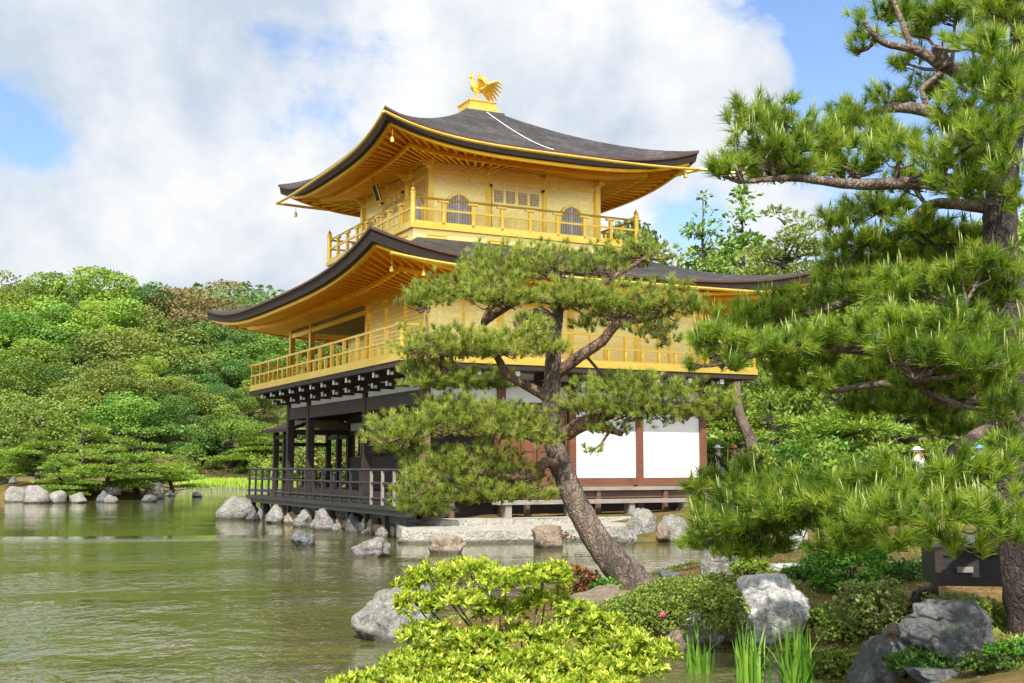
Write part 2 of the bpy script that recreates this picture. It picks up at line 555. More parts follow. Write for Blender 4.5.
def needles(rg, pos, ax, per, L, w, spread=(.25, 1.25), shoot=.5):
    """bundles of thin needle triangles round each shoot"""
    n = len(pos)
    P = np.repeat(pos, per, 0)
    A = np.repeat(unit(ax), per, 0)
    rn = np.repeat(rg.random(n), per)
    k = n * per
    perp = unit(np.cross(A, unit(rg.normal(size=(k, 3)))))
    th = rg.uniform(spread[0], spread[1], k)[:, None]
    d = A * np.cos(th) + perp * np.sin(th)
    base = P - A * (rg.random(k)[:, None] * shoot * L)
    ln = L * rg.uniform(.7, 1.1, k)[:, None]
    side = unit(np.cross(d, unit(rg.normal(size=(k, 3))))) * (w / 2)
    tip = base + d * ln + np.array([0, 0, -1]) * (ln * .10)
    V = np.stack([base - side, base + side, tip], 1).reshape(-1, 3)
    F = np.arange(k * 3).reshape(-1, 3)
    r = np.clip(rn + rg.normal(size=k) * .12, 0, 1)
    return V, F, np.repeat(r, 3)


def leaves(rg, pos, d, nrm, L, w, rnd, fold=.18):
    """rhombic leaves of two triangles folded on the midrib"""
    k = len(pos)
    d = unit(d)
    s = unit(np.cross(d, nrm))
    nn = np.cross(s, d)
    L = np.broadcast_to(np.asarray(L, dtype=float), (k,))[:, None]
    w = np.broadcast_to(np.asarray(w, dtype=float), (k,))[:, None]
    mid = pos + d * L * .52 + nn * w * fold
    V = np.stack([pos, mid - s * w / 2, pos + d * L, mid + s * w / 2], 1).reshape(-1, 3)
    i = np.arange(k)[:, None] * 4
    F = np.concatenate([i + np.array([[0, 1, 2]]), i + np.array([[0, 2, 3]])], 0)
    return V, F, np.repeat(rnd, 4)


def merge(parts):
    Vs, Fs, Rs, k = [], [], [], 0
    for V, F, r in parts:
        Vs.append(V); Fs.append(F + k); Rs.append(r)
        k += len(V)
    return np.concatenate(Vs), np.concatenate(Fs), np.concatenate(Rs)


def smooth_path(pts, sub=5):
    """Catmull-Rom through control points (x,y,z,r)"""
    P = [np.array(p, float) for p in pts]
    if len(P) < 3: sub = max(sub, 2)
    out = []
    for i in range(len(P) - 1):
        p0, p1, p2, p3 = P[max(i - 1, 0)], P[i], P[i + 1], P[min(i + 2, len(P) - 1)]
        for j in range(sub):
            s = j / sub
            out.append(.5 * ((2 * p1) + (-p0 + p2) * s + (2 * p0 - 5 * p1 + 4 * p2 - p3) * s * s + (-p0 + 3 * p1 - 3 * p2 + p3) * s ** 3))
    out.append(P[-1])
    return out


# ------------------------------------------------------------------ pavilion frame
AZ = R(-26.829)
PC = Vector((-2.179, 30.3, -.28))     # the pavilion's own zero lies a little below the water
WDIR = Vector((math.sin(AZ), math.cos(AZ), 0))
NDIR = Vector((math.cos(AZ), -math.sin(AZ), 0))
PROT = math.atan2(NDIR.y, NDIR.x)
PL, PW, UC, VC = 11.65, 8.416, 5.865, 4.158


def bw(u, v, z=0.0):
    """pavilion (west, north, up) to world"""
    p = PC + WDIR * u + NDIR * v
    return Vector((p.x, p.y, z + PC.z))


# ------------------------------------------------------------------ ground
def g2(px, py): p = gnd(px, py); return (p.x, p.y)


shore = [(-9, -40), (-7, 6.5), (-3, 7.6), (0.2, 7.9), (1.6, 8.1), (2.3, 8.5), g2(885, 704), g2(835, 668), g2(800, 655), g2(735, 648), g2(690, 650), g2(655, 664),
         g2(600, 668), g2(520, 662), g2(440, 655), g2(400, 640), g2(430, 628), g2(520, 606), g2(580, 595), g2(640, 583), g2(700, 577), g2(738, 572), g2(752, 558),
         g2(725, 547), g2(680, 542), g2(630, 543)]
for u, v in ((-2.6, 3.9), (-2.4, -.1), (-.3, -.55), (12.3, -.55), (13.0, 1.0), (17.5, 2.5), (18, 9)):
    p = bw(u, v)
    shore.append((p.x, p.y))
shore += [(-9, 64), (-14, 96), (-28, 101), (-45, 104), (-80, 103), (-130, 98), (-220, 110), (-420, 500), (420, 500), (420, -40)]
p0 = [g2(-60, 497), g2(-20, 500), g2(10, 500.5), g2(60, 500.5), g2(115, 500), g2(150, 498.5), g2(178, 494), g2(186, 490), g2(165, 487.3), g2(60, 486.3), g2(-60, 486.6)]
island = p0


def signed(poly, X, Y):
    P = np.array(poly)
    Q = np.roll(P, -1, 0)
    best = np.full(X.shape, 1e9)
    inside = np.zeros(X.shape, bool)
    for (x0, y0), (x1, y1) in zip(P, Q):
        dx, dy = x1 - x0, y1 - y0
        tt = np.clip(((X - x0) * dx + (Y - y0) * dy) / (dx * dx + dy * dy + 1e-12), 0, 1)
        best = np.minimum(best, np.hypot(X - x0 - tt * dx, Y - y0 - tt * dy))
        cr = ((y0 > Y) != (y1 > Y)) & (X < (x1 - x0) * (Y - y0) / (y1 - y0 + 1e-12) + x0)
        inside ^= cr
    return np.where(inside, best, -best)


def height(X, Y):
    X, Y = np.asarray(X, float), np.asarray(Y, float)
    d = signed(shore, X, Y)
    cap = np.full(X.shape, .55)
    cap = np.where((Y > 26) & (X > 4.5), .7, cap)
    near = np.clip((11 - Y) / 2, 0, 1) * np.clip((3.2 - X) / 1.5, 0, 1)
    cap = cap * (1 - near) + .35 * near
    spit = np.clip((2.6 - X) / 1.0, 0, 1) * np.clip((Y - 10.3) / .5, 0, 1) * np.clip((21 - Y) / 2, 0, 1)
    cap = cap * (1 - spit) + .28 * spit
    hill = np.clip((Y - 104) / 60, 0, 1) * np.clip((-X + 10) / 30, .35, 1)
    rise = 15 * hill ** 1.1 + np.clip((Y - 101) / 14, 0, 1) * 1.6
    rise = rise + np.clip((Y - 60) / 60, 0, 1) * np.clip((X + 12) / 15, 0, 1) * 2.5
    h = cap * (1 - np.exp(-np.maximum(d, 0) * .55 / np.maximum(cap, .1))) + rise * np.clip(d / 3, 0, 1)
    h = h + (np.sin(X * 2.1 + Y * .7) * np.sin(Y * 1.7 - X * .6) * .035 + np.sin(X * 5.3 + 1) * np.sin(Y * 4.7) * .012) * np.clip(d, 0, 1)
    h = np.where(d > 0, h + .01, np.maximum(-.9, d * .55))
    di = signed(island, X, Y)
    hi = .95 * (1 - np.exp(-np.maximum(di, 0) * .5))
    return np.where(di > 0, hi, h)


def gz(x, y): return float(height(np.array([x]), np.array([y]))[0])


def axis(segs):
    out = [segs[0][0]]
    for a, b, st in segs:
        n = max(1, int(round((b - a) / st)))
        out += list(a + (b - a) * (np.arange(1, n + 1) / n))
    return np.array(out)


gx = axis([(-420, -120, 30), (-120, -40, 4), (-40, -6, .8), (-6, 8, .11), (8, 20, .6), (20, 80, 4), (80, 420, 34)])
gy = axis([(-40, 5, 5), (5, 9, .5), (9, 20, .11), (20, 40, .4), (40, 66, 2), (66, 86, .7), (86, 160, 1.6), (160, 500, 17)])
GX, GY = np.meshgrid(gx, gy)
GZ = height(GX, GY)
nx, ny = len(gx), len(gy)
idx = np.arange(nx * ny).reshape(ny, nx)
Fq = np.stack([idx[:-1, :-1], idx[:-1, 1:], idx[1:, 1:], idx[1:, :-1]], -1).reshape(-1, 4)
me = tri_mesh('ground', np.stack([GX, GY, GZ], -1).reshape(-1, 3), Fq, None, True)
tag(link('ground', me, 'moss_ground'), kind='structure')

me = tri_mesh('water', np.array([(-420, -40, 0), (420, -40, 0), (420, 500, 0), (-420, 500, 0)]), np.array([[0, 1, 2, 3]]))
tag(link('water', me, 'pond_water'), 'murky green pond water', kind='structure')


def ground_pt(px, py, z0=.3):
    """the point of the ground seen at a pixel"""
    z = z0
    for _ in range(25):
        p = gnd(px, py, z)
        z = z * .5 + max(gz(p.x, p.y), 0.0) * .5
    return Vector((p.x, p.y, z))


# ------------------------------------------------------------------ golden pavilion
pav = empty('golden_pavilion', PC, 'three storey golden pavilion with curved dark shingle roofs beside the pond', 'pavilion', rz=PROT)


class PB(MB):
    """boxes and beams in pavilion coordinates (west, north, up)"""
    def bx(s, u0, u1, v0, v1, z0, z1): return s.box((v0, u0, z0), (v1, u1, z1))
    def bm(s, p, q, w, h): return s.beam((p[1], p[0], p[2]), (q[1], q[0], q[2]), w, h)
    def tb(s, pts, r, n=8): return s.tube([(p[1], p[0], p[2]) for p in pts], r, n)
    def lt(s, u, v, z, prof, n=10): return s.lathe((v, u, z), prof, n)
    def pt(s, name, m, parent=pav, **k): return s.build(name, m, parent, **k)


# --- base, deck, first floor
PB().bx(.0, 12.0, -.52, -.2, -.3, .86).pt('foundation_wall', 'slab_stone')
PB().bx(-.5, 11.9, -1.0, -.525, -.3, .56).pt('embankment_wall', 'stone_orange')
PB().bx(-2.0, 12.2, -1.32, -.02, .97, 1.07).bx(-2.0, 12.2, -1.28, -1.14, .84, .968).bx(-2.0, 12.2, -.4, -.25, .84, .968).pt('veranda_deck', 'black_wood')
for i in range(11):
    u = -1.6 + i * 1.36
    PB().bx(u - .06, u + .06, -1.16, -1.04, -.05, .84).pt('deck_post', 'black_wood')
rl = PB()
for z, r in ((1.92, .035), (1.60, .028), (1.22, .028)):
    rl.tb([(-2.0, -1.24, z), (12.15, -1.24, z)], r)
    rl.tb([(12.12, -1.3, z), (12.12, .1, z)], r)
rl.pt('deck_rail', 'black_wood')
for i in range(19):
    u = -1.9 + i * .776
    PB().bx(u - .03, u + .03, -1.27, -1.21, 1.07, 1.89).pt('deck_rail_post', 'grey_wood' if u < .7 else 'black_wood')  # sunlight on the east end posts is put into their paler wood colour
PB().bx(-.25, PL + .2, .0, PW, 1.12, 1.30).pt('ground_floor', 'dark_wood')
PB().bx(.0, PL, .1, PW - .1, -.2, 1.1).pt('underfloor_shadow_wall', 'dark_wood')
# columns of the open veranda and of the east side
for u, v, m, w in ((0, 0, 'brown_wood', .11), (4.2, 0, 'dark_wood', .11), (9.45, 0, 'dark_wood', .11), (PL, 0, 'dark_wood', .11), (0, 2.1, 'red_wood', .11),
                   (PL, 2.1, 'dark_wood', .11), (0, 4.2, 'red_wood', .10), (0, 6.31, 'red_wood', .10), (0, PW, 'red_wood', .10), (PL, 4.2, 'dark_wood', .11), (PL, PW, 'dark_wood', .11), (6.3, 2.1, 'dark_wood', .1)):
    PB().bx(u - w, u + w, v - w, v + w, .62, 4.42).pt('column', m)
# beams
PB().bx(-.15, PL + .15, -.09, .09, 3.55, 3.93).pt('beam', 'dark_wood')
PB().bx(PL - .09, PL + .09, .11, PW, 3.55, 3.93).pt('beam', 'dark_wood')
PB().bx(-.07, .07, .11, PW, 4.08, 4.24).pt('beam', 'dark_wood')
PB().bx(-.075, .075, .11, PW, 3.46, 3.66).pt('beam', 'dark_wood')
PB().bx(.1, PL - .1, 2.0, 2.2, 3.46, 3.75).pt('beam', 'dark_wood')
PB().bx(.1, PL - .1, 2.02, 2.18, 3.06, 3.2).pt('beam', 'dark_wood')
PB().bx(PL - .06, PL + .06, .11, 2.0, 3.06, 3.24).pt('beam', 'dark_wood')
PB().bx(-.06, .06, .11, 2.0, 3.06, 3.24).pt('beam', 'dark_wood')
# plaster bands
PB().bx(.11, PL - .11, -.02, .02, 3.93, 4.42).pt('plaster_band', 'plaster')
PB().bx(-.02, .02, .11, PW - .1, 3.66, 4.08).bx(-.02, .02, .11, PW - .1, 4.24, 4.44).pt('plaster_band', 'plaster')
PB().bx(.1, PL - .1, 2.08, 2.12, 3.2, 3.46).pt('plaster_band', 'plaster')
# inner south wall with a low lattice panel and dark opening above
PB().bx(.1, PL - .1, 2.45, 2.5, 1.3, 4.0).pt('inner_wall', 'dark_wood')
lp = PB().bx(.1, PL - .1, 2.06, 2.10, 1.3, 2.32)
for i in range(9): lp.bx(.1, PL - .1, 2.035, 2.058, 1.40 + i * .105, 1.425 + i * .105)
lp.pt('lattice_panel', 'dark_wood')
for i in range(6):
    PB().bx(8.4 + i * .52, 8.45 + i * .52, 2.0, 2.06, 2.33, 3.06).pt('screen_post', 'dark_wood')
PB().bx(.1, PL - .1, .0, PW, 4.44, 4.47).pt('veranda_soffit', 'dark_wood')
# east doors, white panels, ledge, bench
dr = PB()
for i in range(4):
    v = 2.23 + i * .465
    dr.bx(-.03, .03, v, v + .44, 1.4, 3.45).bx(-.055, -.031, v + .02, v + .06, 1.4, 3.45).bx(-.055, -.031, v + .38, v + .42, 1.4, 3.45)
    for k in range(5): dr.bx(-.05, -.031, v + .061, v + .379, 1.45 + k * .47, 1.52 + k * .47)
dr.pt('plank_door', 'red_wood')
for v0, v1 in ((4.305, 6.205), (6.415, 8.31)):
    PB().bx(-.02, .02, v0, v1, 1.70, 3.46).pt('white_wall_panel', 'plaster')
PB().bx(-.085, .085, 4.0, PW + .1, 1.50, 1.695).pt('sill_beam', 'red_wood')
PB().bx(-.62, -.09, .3, PW + .15, 1.38, 1.46).pt('ledge', 'grey_wood')
PB().bx(-.5, -.1, .3, PW, 1.18, 1.377).pt('ledge_apron', 'brown_wood')
for v in (.5, 2.6, 4.7, 6.8, 8.3):
    PB().bx(-.58, -.48, v - .06, v + .06, .6, 1.377).pt('ledge_post', 'brown_wood')
bn = PB().bx(-1.15, -.75, 1.5, 7.3, 1.06, 1.16).pt('step_bench', 'grey_wood')
for v in (1.8, 3.6, 5.4, 7.1):
    PB().bx(-1.1, -.8, v - .08, v + .08, .5, 1.058).build('leg', 'grey_wood', bn)


# --- brackets with white tips under the lower balcony
def bracket(u, v, du, dv, reach, z0, z1):
    w = .075
    b = PB()
    b.bm((u, v, (z0 + z1) / 2), (u + du * reach, v + dv * reach, (z0 + z1) / 2), w * 2, z1 - z0)
    o = b.pt('bracket', 'dark_wood')
    c = PB()
    e = reach + .004
    zc = (z0 + z1) / 2
    c.bm((u + du * e, v + dv * e, zc), (u + du * (e + .012), v + dv * (e + .012), zc), w * 1.7, (z1 - z0) * .85)
    # little painted cheeks either side of the tip
    c.bm((u + du * (e - .10) - dv * (w + .006), v + dv * (e - .10) - du * (w + .006), zc - .03), (u + du * (e - .02) - dv * (w + .006), v + dv * (e - .02) - du * (w + .006), zc - .03), .01, (z1 - z0) * .5)
    c.bm((u + du * (e - .10) + dv * (w + .006), v + dv * (e - .10) + du * (w + .006), zc - .03), (u + du * (e - .02) + dv * (w + .006), v + dv * (e - .02) + du * (w + .006), zc - .03), .01, (z1 - z0) * .5)
    c.build('white_tip', 'white_paint', o)


for i in range(12):
    u = .0 + i * PL / 11
    bracket(u, 0, 0, -1, .98, 4.25, 4.40)
    bracket(u, 0, 0, -1, .62, 4.05, 4.20)
for i in range(9):
    v = .0 + i * PW / 8
    bracket(0, v, -1, 0, .98, 4.25, 4.40)
    bracket(0, v, -1, 0, .62, 4.05, 4.20)
    if i % 2 == 0: bracket(PL, v, 1, 0, .98, 4.25, 4.40)


# --- balconies
def ring(mb, u0, u1, v0, v1, t, z0, z1):
    mb.bx(u0, u1, v0, v0 + t, z0, z1).bx(u0, u1, v1 - t, v1, z0, z1)
    mb.bx(u0, u0 + t, v0 + t, v1 - t, z0, z1).bx(u1 - t, u1, v0 + t, v1 - t, z0, z1)
    return mb


B2 = 1.13
ring(PB(), -B2, PL + B2, -B2, PW + B2, 1.12, 4.54, 4.69).pt('lower_balcony_floor', 'gold')
ring(PB(), -B2 + .03, PL + B2 - .03, -B2 + .03, PW + B2 - .03, 1.0, 4.41, 4.535).pt('lower_balcony_edge_beam', 'dark_wood')
a = .08
for (p, q) in (((-B2 + a, -B2 + a), (PL + B2 - a, -B2 + a)), ((-B2 + a, -B2 + a), (-B2 + a, PW + B2 - a)), ((PL + B2 - a, -B2 + a), (PL + B2 - a, PW + B2 - a)), ((-B2 + a, PW + B2 - a), (PL + B2 - a, PW + B2 - a))):
    du, dv = q[0] - p[0], q[1] - p[1]
    ln = math.hypot(du, dv)
    du, dv = du / ln, dv / ln
    r_ = PB()
    for z, h in ((5.42, .06), (5.06, .055), (4.72, .06)):
        ex = .16 if z > 5.3 else .07
        r_.bm((p[0] - du * ex, p[1] - dv * ex, z), (q[0] + du * ex, q[1] + dv * ex, z), .06, h)
    r_.pt('lower_balustrade_rail', 'gold')
    n = int(round(ln / 1.08))
    for i in range(n + 1):
        s = i * ln / n
        u, v = p[0] + du * s, p[1] + dv * s
        if dv and i in (0, n): continue
        PB().bx(u - .04, u + .04, v - .04, v + .04, 4.69, 5.40).pt('lower_baluster', 'gold')
        if i < n and not (p[1] > 5 and q[1] > 5):
            u, v = p[0] + du * (s + ln / n / 2), p[1] + dv * (s + ln / n / 2)
            PB().bx(u - .035, u + .035, v - .035, v + .035, 4.69, 5.04).pt('short_baluster', 'gold')

# --- second floor walls, columns, veranda ceiling
zt2 = 6.62
PB().bx(.0, .06, .0, PW, 4.7, zt2).pt('wall', 'gold_wall')
PB().bx(.06, 4.2, .0, .06, 4.7, zt2).pt('wall', 'gold_wall')
PB().bx(4.14, 4.2, .06, 2.04, 4.7, zt2).pt('wall', 'gold_wall')
PB().bx(4.2, PL, 2.04, 2.10, 4.7, zt2).pt('wall', 'gold_wall')
PB().bx(PL - .06, PL, 2.1, PW, 4.7, zt2).pt('wall', 'gold_wall')
PB().bx(.06, PL - .06, PW - .06, PW, 4.7, zt2).pt('wall', 'gold_wall')
PB().bx(4.2, PL, .0, 2.04, zt2 - .12, zt2 - .08).pt('veranda_ceiling', 'ceiling_board')
for u, v in ((0, 0), (1.4, 0), (2.8, 0), (4.2, 0), (9.45, 0), (PL, 0), (PL, 2.1), (0, 2.1), (0, 4.2), (0, 6.31), (0, PW), (PL, PW), (PL, 4.2)):
    w = .075 if u not in (1.4, 2.8) else .05
    PB().bx(u - w, u + w, v - w, v + w, 4.69, zt2 + .05).pt('gilded_column', 'gold')
for z0, z1 in ((6.2, 6.34), (6.46, 6.62)):
    PB().bx(-.045, -.002, .08, PW - .08, z0, z1).pt('gilded_beam', 'gold')
    PB().bx(.08, PL - .08, -.045, -.002, z0 + .1, z1 + .1).pt('gilded_beam', 'gold')
for i in range(7):          # louvre doors on the inner wall
    u = 4.6 + i * 1.0
    d = PB().bx(u, u + .9, 2.0, 2.035, 4.75, 6.1)
    for k in range(12): d.bx(u + .05, u + .85, 1.985, 1.999, 4.8 + k * .105, 4.85 + k * .105)
    d.pt('louvre_door', 'gold')
for i, (u0, u1) in enumerate(((.1, 1.33), (1.47, 2.73), (2.87, 4.1))):
    d = PB()
    for k in range(13): d.bx(u0, u1, -.02, -.002, 4.78 + k * .108, 4.83 + k * .108)
    d.pt('louvre_door', 'gold')
for v in (1.05, 3.15, 5.26, 7.36):
    PB().bx(-.03, -.002, v - .03, v + .03, 4.7, 6.2).pt('wall_batten', 'gold')


# --- roofs
def eave_pt(q, s, hu, hv, cu, cv):
    """q side 0 S,1 W,2 N,3 E ; s in -1..1 along it"""
    return {0: (cu + hu * s, cv - hv), 1: (cu + hu, cv + hv * s), 2: (cu - hu * s, cv + hv), 3: (cu - hu, cv - hv * s)}[q]


def lift(s, amt): return amt * (.12 * s * s + .88 * abs(s) ** 3.6)


def make_roof(kind, cu, cv, hu, hv, tu, tv, ze, zt, lf, th, zs_w, wu, wv, power, ns=40, nt=14):
    top, edge, rim, sof = PB(), PB(), PB(), PB()
    for q in range(4):
        grid = []
        for j in range(nt + 1):
            t_ = j / nt
            row = []
            for i in range(ns + 1):
                s = -1 + 2 * i / ns
                bow = 1 + .012 * abs(s) ** 4
                e = eave_pt(q, s, hu * bow, hv * bow, cu, cv)
                a_ = eave_pt(q, s, tu, tv, cu, cv)
                u, v = e[0] + (a_[0] - e[0]) * t_, e[1] + (a_[1] - e[1]) * t_
                z = ze + (zt - ze) * t_ ** power + lift(s, lf) * (1 - t_) ** 2.0
                row.append((v, u, z))
            grid.append(row)
        vs = [p for r in grid for p in r]
        W = ns + 1
        top.add(vs, [(j * W + i, j * W + i + 1, (j + 1) * W + i + 1, (j + 1) * W + i) for j in range(nt) for i in range(ns)])
        e0 = grid[0]
        # rim (brown lip) then thick dark edge that tucks inward
        def inset(k, dz):
            out = []
            for i in range(W):
                s = -1 + 2 * i / ns
                bow = 1 + .012 * abs(s) ** 4
                e = eave_pt(q, s, hu * bow - k, hv * bow - k, cu, cv)
                out.append((e[1], e[0], e0[i][2] - dz * (1 + .25 * abs(s) ** 4)))
            return out
        levels = [e0, inset(.0, .055), inset(.035, .06), inset(.075, th), inset(.30, th + .02)]
        for lo, hi, mb in ((0, 1, rim), (1, 2, rim), (2, 3, edge), (3, 4, edge)):
            A, B = levels[lo], levels[hi]
            mb.add(A + B, [(i, i + 1, W + i + 1, W + i) for i in range(ns)])
        # soffit : from under the edge in to the wall, with one step
        A = inset(.24, th - .02)
        B = []
        C_ = []
        for i in range(W):
            s = -1 + 2 * i / ns
            w = eave_pt(q, s, wu, wv, cu, cv)
            m_ = .46
            u = A[i][1] + (w[0] - A[i][1]) * m_
            v = A[i][0] + (w[1] - A[i][0]) * m_
            B.append((v, u, A[i][2] + (zs_w - A[i][2]) * m_ - .03 + .10 * (1 - abs(s) ** 3)))
            C_.append((w[1], w[0], zs_w))
        B2_ = [(x, y, z - .13) for x, y, z in B]
        for P_, Q_ in ((A, B), (B, B2_), (B2_, C_)):
            sof.add(P_ + Q_, [(i, i + 1, W + i + 1, W + i) for i in range(ns)])
        # rafters
        hs = hu if q in (0, 2) else hv
        nr = int(hs * 2 / .34)
        for k in range(nr + 1):
            s = -1 + 2 * (k + .5) / (nr + 1)
            f = (s + 1) / 2 * ns
            i = min(int(f), ns - 1); g = f - i
            lerp = lambda Z: Vector(Z[i]) * (1 - g) + Vector(Z[i + 1]) * g
            dz = Vector((0, 0, -.05))
            sof.beam(lerp(A) + dz, lerp(B) + dz, .07, .09)
            sof.beam(lerp(B2_) + dz, lerp(C_) + dz, .08, .10)
        # gilded eave purlins that follow the curve
        for Z, k_, dz in ((A, .06, -.075), (B2_, 0, -.03)):
            for i in range(ns):
                sof.beam(Vector(Z[i]) + Vector((0, 0, dz)), Vector(Z[i + 1]) + Vector((0, 0, dz)), .10, .10)
    o = top.pt(kind + '_roof', 'shingle', smooth=True)
    rim.build('roof_rim', 'edge_brown', o)
    edge.build('roof_edge', 'shingle_edge', o)
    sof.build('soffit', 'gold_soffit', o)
    return o


make_roof('lower', UC - .04, VC + .05, PL / 2 + 2.32, PW / 2 + 2.32, 3.45, 3.45, 6.83, 8.3, .62, .27, 6.64, PL / 2 + .05, PW / 2 + .05, 1.45)
roof3 = make_roof('upper', UC, VC, 4.92, 4.92, .55, .55, 10.78, 13.05, .58, .26, 10.74, 2.8, 2.8, 1.22)

# --- third floor
B3, H3 = 3.7, 2.75
fl = PB()
ring(fl, UC - B3, UC + B3, VC - B3, VC + B3, 1.0, 8.50, 8.62)
fl.pt('upper_balcony_floor', 'gold')
fl = PB()
ring(fl, UC - B3 + .10, UC + B3 - .10, VC - B3 + .10, VC + B3 - .10, .3, 8.1, 8.497)
fl.pt('upper_balcony_skirt', 'gold_wall')
for q in range(4):
    for s in (-.8, -.27, .27, .8):
        u, v = eave_pt(q, s, B3 - .08, B3 - .08, UC, VC)
        d = (.30, .02) if q in (0, 2) else (.02, .30)
        PB().bx(u - d[0], u + d[0], v - d[1], v + d[1], 8.33, 8.39).bx(u - d[0] * .4, u + d[0] * .4, v - d[1] * .999, v + d[1] * .999, 8.25, 8.31).pt('gilded_ornament', 'gold')
a = .09
cs = [(UC - B3 + a, VC - B3 + a), (UC + B3 - a, VC - B3 + a), (UC + B3 - a, VC + B3 - a), (UC - B3 + a, VC + B3 - a)]
fin = [(.075, 0), (.075, .86), (.09, .87), (.09, .92), (.06, .935), (.072, .98), (.06, 1.03), (.025, 1.07), (.014, 1.10), (.003, 1.15)]
for c_ in cs:
    PB().lt(c_[0], c_[1], 8.58, fin, 12).pt('finial_post', 'gold', smooth=False)
for k in range(4):
    p, q = cs[k], cs[(k + 1) % 4]
    du, dv = (q[0] - p[0]), (q[1] - p[1])
    ln = math.hypot(du, dv)
    du, dv = du / ln, dv / ln
    r_ = PB().tb([(p[0], p[1], 9.36), (q[0], q[1], 9.36)], .033)
    r_.bm((p[0], p[1], 9.06), (q[0], q[1], 9.06), .05, .06).bm((p[0], p[1], 8.67), (q[0], q[1], 8.67), .09, .09)
    r_.pt('upper_balustrade_rail', 'gold')
    for i in range(1, 8):
        s = ln * i / 8
        u, v = p[0] + du * s, p[1] + dv * s
        PB().bx(u - .045, u + .045, v - .045, v + .045, 8.64, 9.25).bx(u - .10 * abs(du) - .05, u + .10 * abs(du) + .05, v - .10 * abs(dv) - .05, v + .10 * abs(dv) + .05, 9.27, 9.325).pt('upper_baluster', 'gold')
zt3 = 10.76


def side(q, off, s, z, out=0.0):
    """point on third-floor wall q at distance s from its middle, out metres proud"""
    h = H3 + out
    return {0: (UC + s, VC - h, z), 1: (UC + h, VC + s, z), 2: (UC - s, VC + h, z), 3: (UC - h, VC - s, z)}[q]


def sbox(mb, q, s0, s1, o0, o1, z0, z1):
    a_, b_ = side(q, 0, s0, z0, o0), side(q, 0, s1, z1, o1)
    return mb.bx(min(a_[0], b_[0]), max(a_[0], b_[0]), min(a_[1], b_[1]), max(a_[1], b_[1]), z0, z1)


def arch(z0, w, h, n=9):
    """bell arch outline (s,z)"""
    zs = z0 + h * .52
    pts = [(-w * 1.04, z0), (-w, zs)]
    for i in range(1, n):
        th = math.pi * (1 - i / n)
        pts.append((w * math.cos(th), zs + h * .48 * math.sin(th) ** .8 * (1 + .05 * (1 - abs(math.cos(th)) * 3 if abs(math.cos(th)) < .33 else 0))))
    pts += [(w, zs), (w * 1.04, z0)]
    return pts


